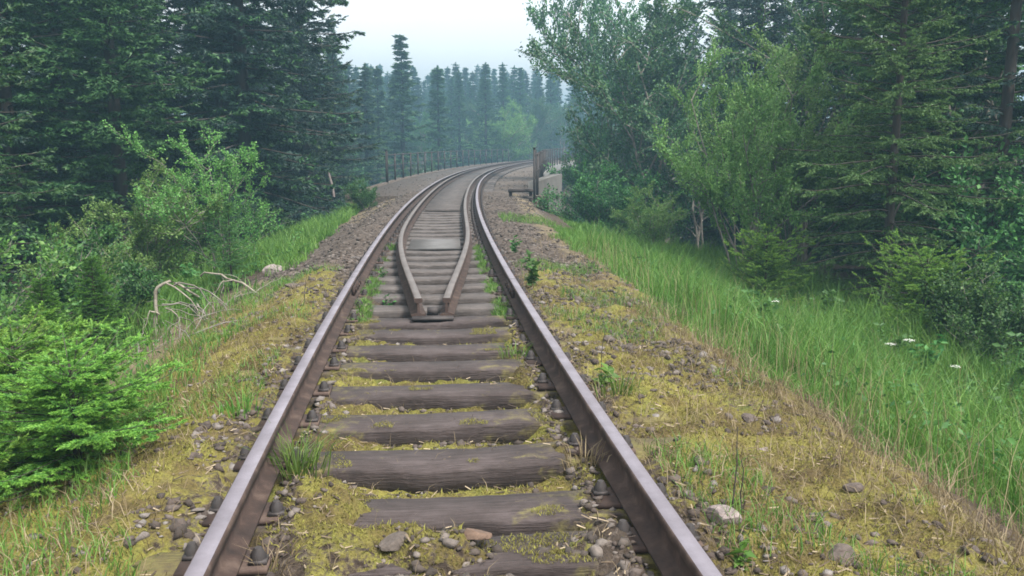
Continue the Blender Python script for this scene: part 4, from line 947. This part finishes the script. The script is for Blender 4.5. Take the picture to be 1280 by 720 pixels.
stems_obj(7.4, -1.15, 'short dark stem beside the left rail', (.3,), lean=.1)
# bleached dead branch on the left slope
def arc(p, q, lift, side, n=12, seed=0):
    r = np.random.RandomState(seed); u = np.linspace(0, 1, n)[:, None]; p = np.array(p, float); q = np.array(q, float)
    return p + (q - p) * u + np.array([side, 0, lift]) * (np.sin(np.pi * u)) + r.randn(n, 3) * .012
bx, by = -3.55, 8.5; bz = gz(bx, by)
dbr = thing('dead_branch', 'bleached dead branch arching over the left slope beside the young spruce', 'branch', (bx, by, bz))
G = Geo(); G.tube(arc((-.1, 0, -.05), (.34, .1, .35), .34, -.16, seed=1), np.linspace(.022, .010, 12), 6).build('limb', M['dead_wood'], dbr)
for k, (p_, q_, lf, sd) in enumerate([((-.02, 0, .3), (.55, -.1, .02), .12, .06), ((.02, .02, .48), (.42, -.15, -.05), .1, .12), ((.2, .05, .45), (.75, .1, .1), .1, 0), ((.0, 0, .25), (.28, -.2, -.08), .1, .03), ((.1, 0, .5), (.6, .05, -.02), .15, .05), ((-.05, 0, .2), (-.22, -.1, -.05), .12, 0), ((.3, .05, .3), (.5, -.2, -.1), .05, .05)]):
    G = Geo(); G.tube(arc(p_, q_, lf, sd, 8, k + 4), np.linspace(.010, .003, 8), 5).build('twig', M['dead_wood'] if k % 2 else M['bark_grey'], dbr)
x, y = W(9.7, -2.15); lg = thing('dead_branch', 'thin forked dead branch lying from the left slope onto the gravel', 'branch', (float(x), float(y), gz(float(x), float(y))))
G = Geo(); G.tube(arc((-.55, .2, .25), (.28, -.1, .02), .08, 0, 10, 8), np.linspace(.009, .014, 10), 6).build('limb', M['dead_wood'], lg)
G = Geo(); G.tube(arc((-.1, .05, .22), (-.35, -.1, .02), .05, 0, 8, 9), np.linspace(.008, .003, 8), 5).build('twig', M['dead_wood'], lg)
G = Geo(); G.tube([(0, 0, 0), (-.04, 0, .35), (-.14, 0, .75), (-.17, 0, .95)], [.05, .05, .04, .03], 7)
x, y = W(30, -4.4); o_ = G.build('broken_stub', M['stone_pale']); o_.location = (float(x), float(y), -.55); tag(o_, 'pale broken birch stub leaning in front of the left railing', 'stump')
G = Geo()
for i in range(46):
    a_ = pr.uniform(0, 6.28); l_ = pr.uniform(.2, .7); sx = 7.0 + 3.4 * pr.random(); ox = -2.4 + pr.uniform(-.7, .6); x, y = map(float, W(sx, ox)); z = gz(x, y)
    G.tube(arc((x - bx, y - by, z - bz + .02), (x - bx + l_ * math.cos(a_), y - by + l_ * math.sin(a_), z - bz + pr.uniform(.02, .22)), pr.uniform(0, .1), 0, 6, i + 30), np.linspace(.006, .002, 6), 4)
brush = G.build('brushwood', M['bark_grey']); brush.location = (bx, by, bz); tag(brush, 'tangle of thin dead twigs on brown litter around the dead branch', 'brushwood', kind='stuff')
# bare grey branches in the right wood
for (x, y, z, q, lb) in [(5.6, 12.6, 1.2, (.5, .1, 1.1), 'bare pale dead branch slanting up between the young spruces'), (8.2, 14.2, 2.2, (-.7, .1, 1.1), 'bare dark branch slanting at the upper right corner')]:
    o_ = thing('bare_branch', lb, 'branch', (x, y, gz(x, y)))
    a_ = np.array([0, 0, 0.]); b_ = np.array([0, 0, z]) ; c_ = b_ + q
    G = Geo(); G.tube(np.r_[arc(a_, b_, 0, .05, 6, 3), arc(b_ + [0.02, 0, .1], c_, .05, 0, 6, 5)], np.linspace(.03, .008, 12), 6).build('limb', M['bark_grey'], o_)
    for k in range(5):
        e = b_ + (c_ - b_) * (k + .5) / 5; G = Geo(); G.tube(arc(e, e + np.array([pr.uniform(-.4, .4), pr.uniform(-.2, .2), pr.uniform(.1, .4)]), 0, 0, 5, k), np.linspace(.006, .002, 5), 4).build('twig', M['bark_grey'], o_)

# ------------------------------------------------------------------ haze
g = Geo().box((0, 135, 5.5), (420, 520, 32)); hz = g.build('haze', []); tag(hz, 'thin blue summer haze filling the valley', 'haze', kind='stuff')
m = bpy.data.materials.new('haze'); m.use_nodes = True; t = m.node_tree; t.nodes.clear()
ou = t.nodes.new('ShaderNodeOutputMaterial'); pv = t.nodes.new('ShaderNodeVolumePrincipled')
pv.inputs['Color'].default_value = (.21, .36, .47, 1); pv.inputs['Density'].default_value = .0052; pv.inputs['Anisotropy'].default_value = .2
t.links.new(pv.outputs[0], ou.inputs['Volume']); hz.data.materials.append(m)
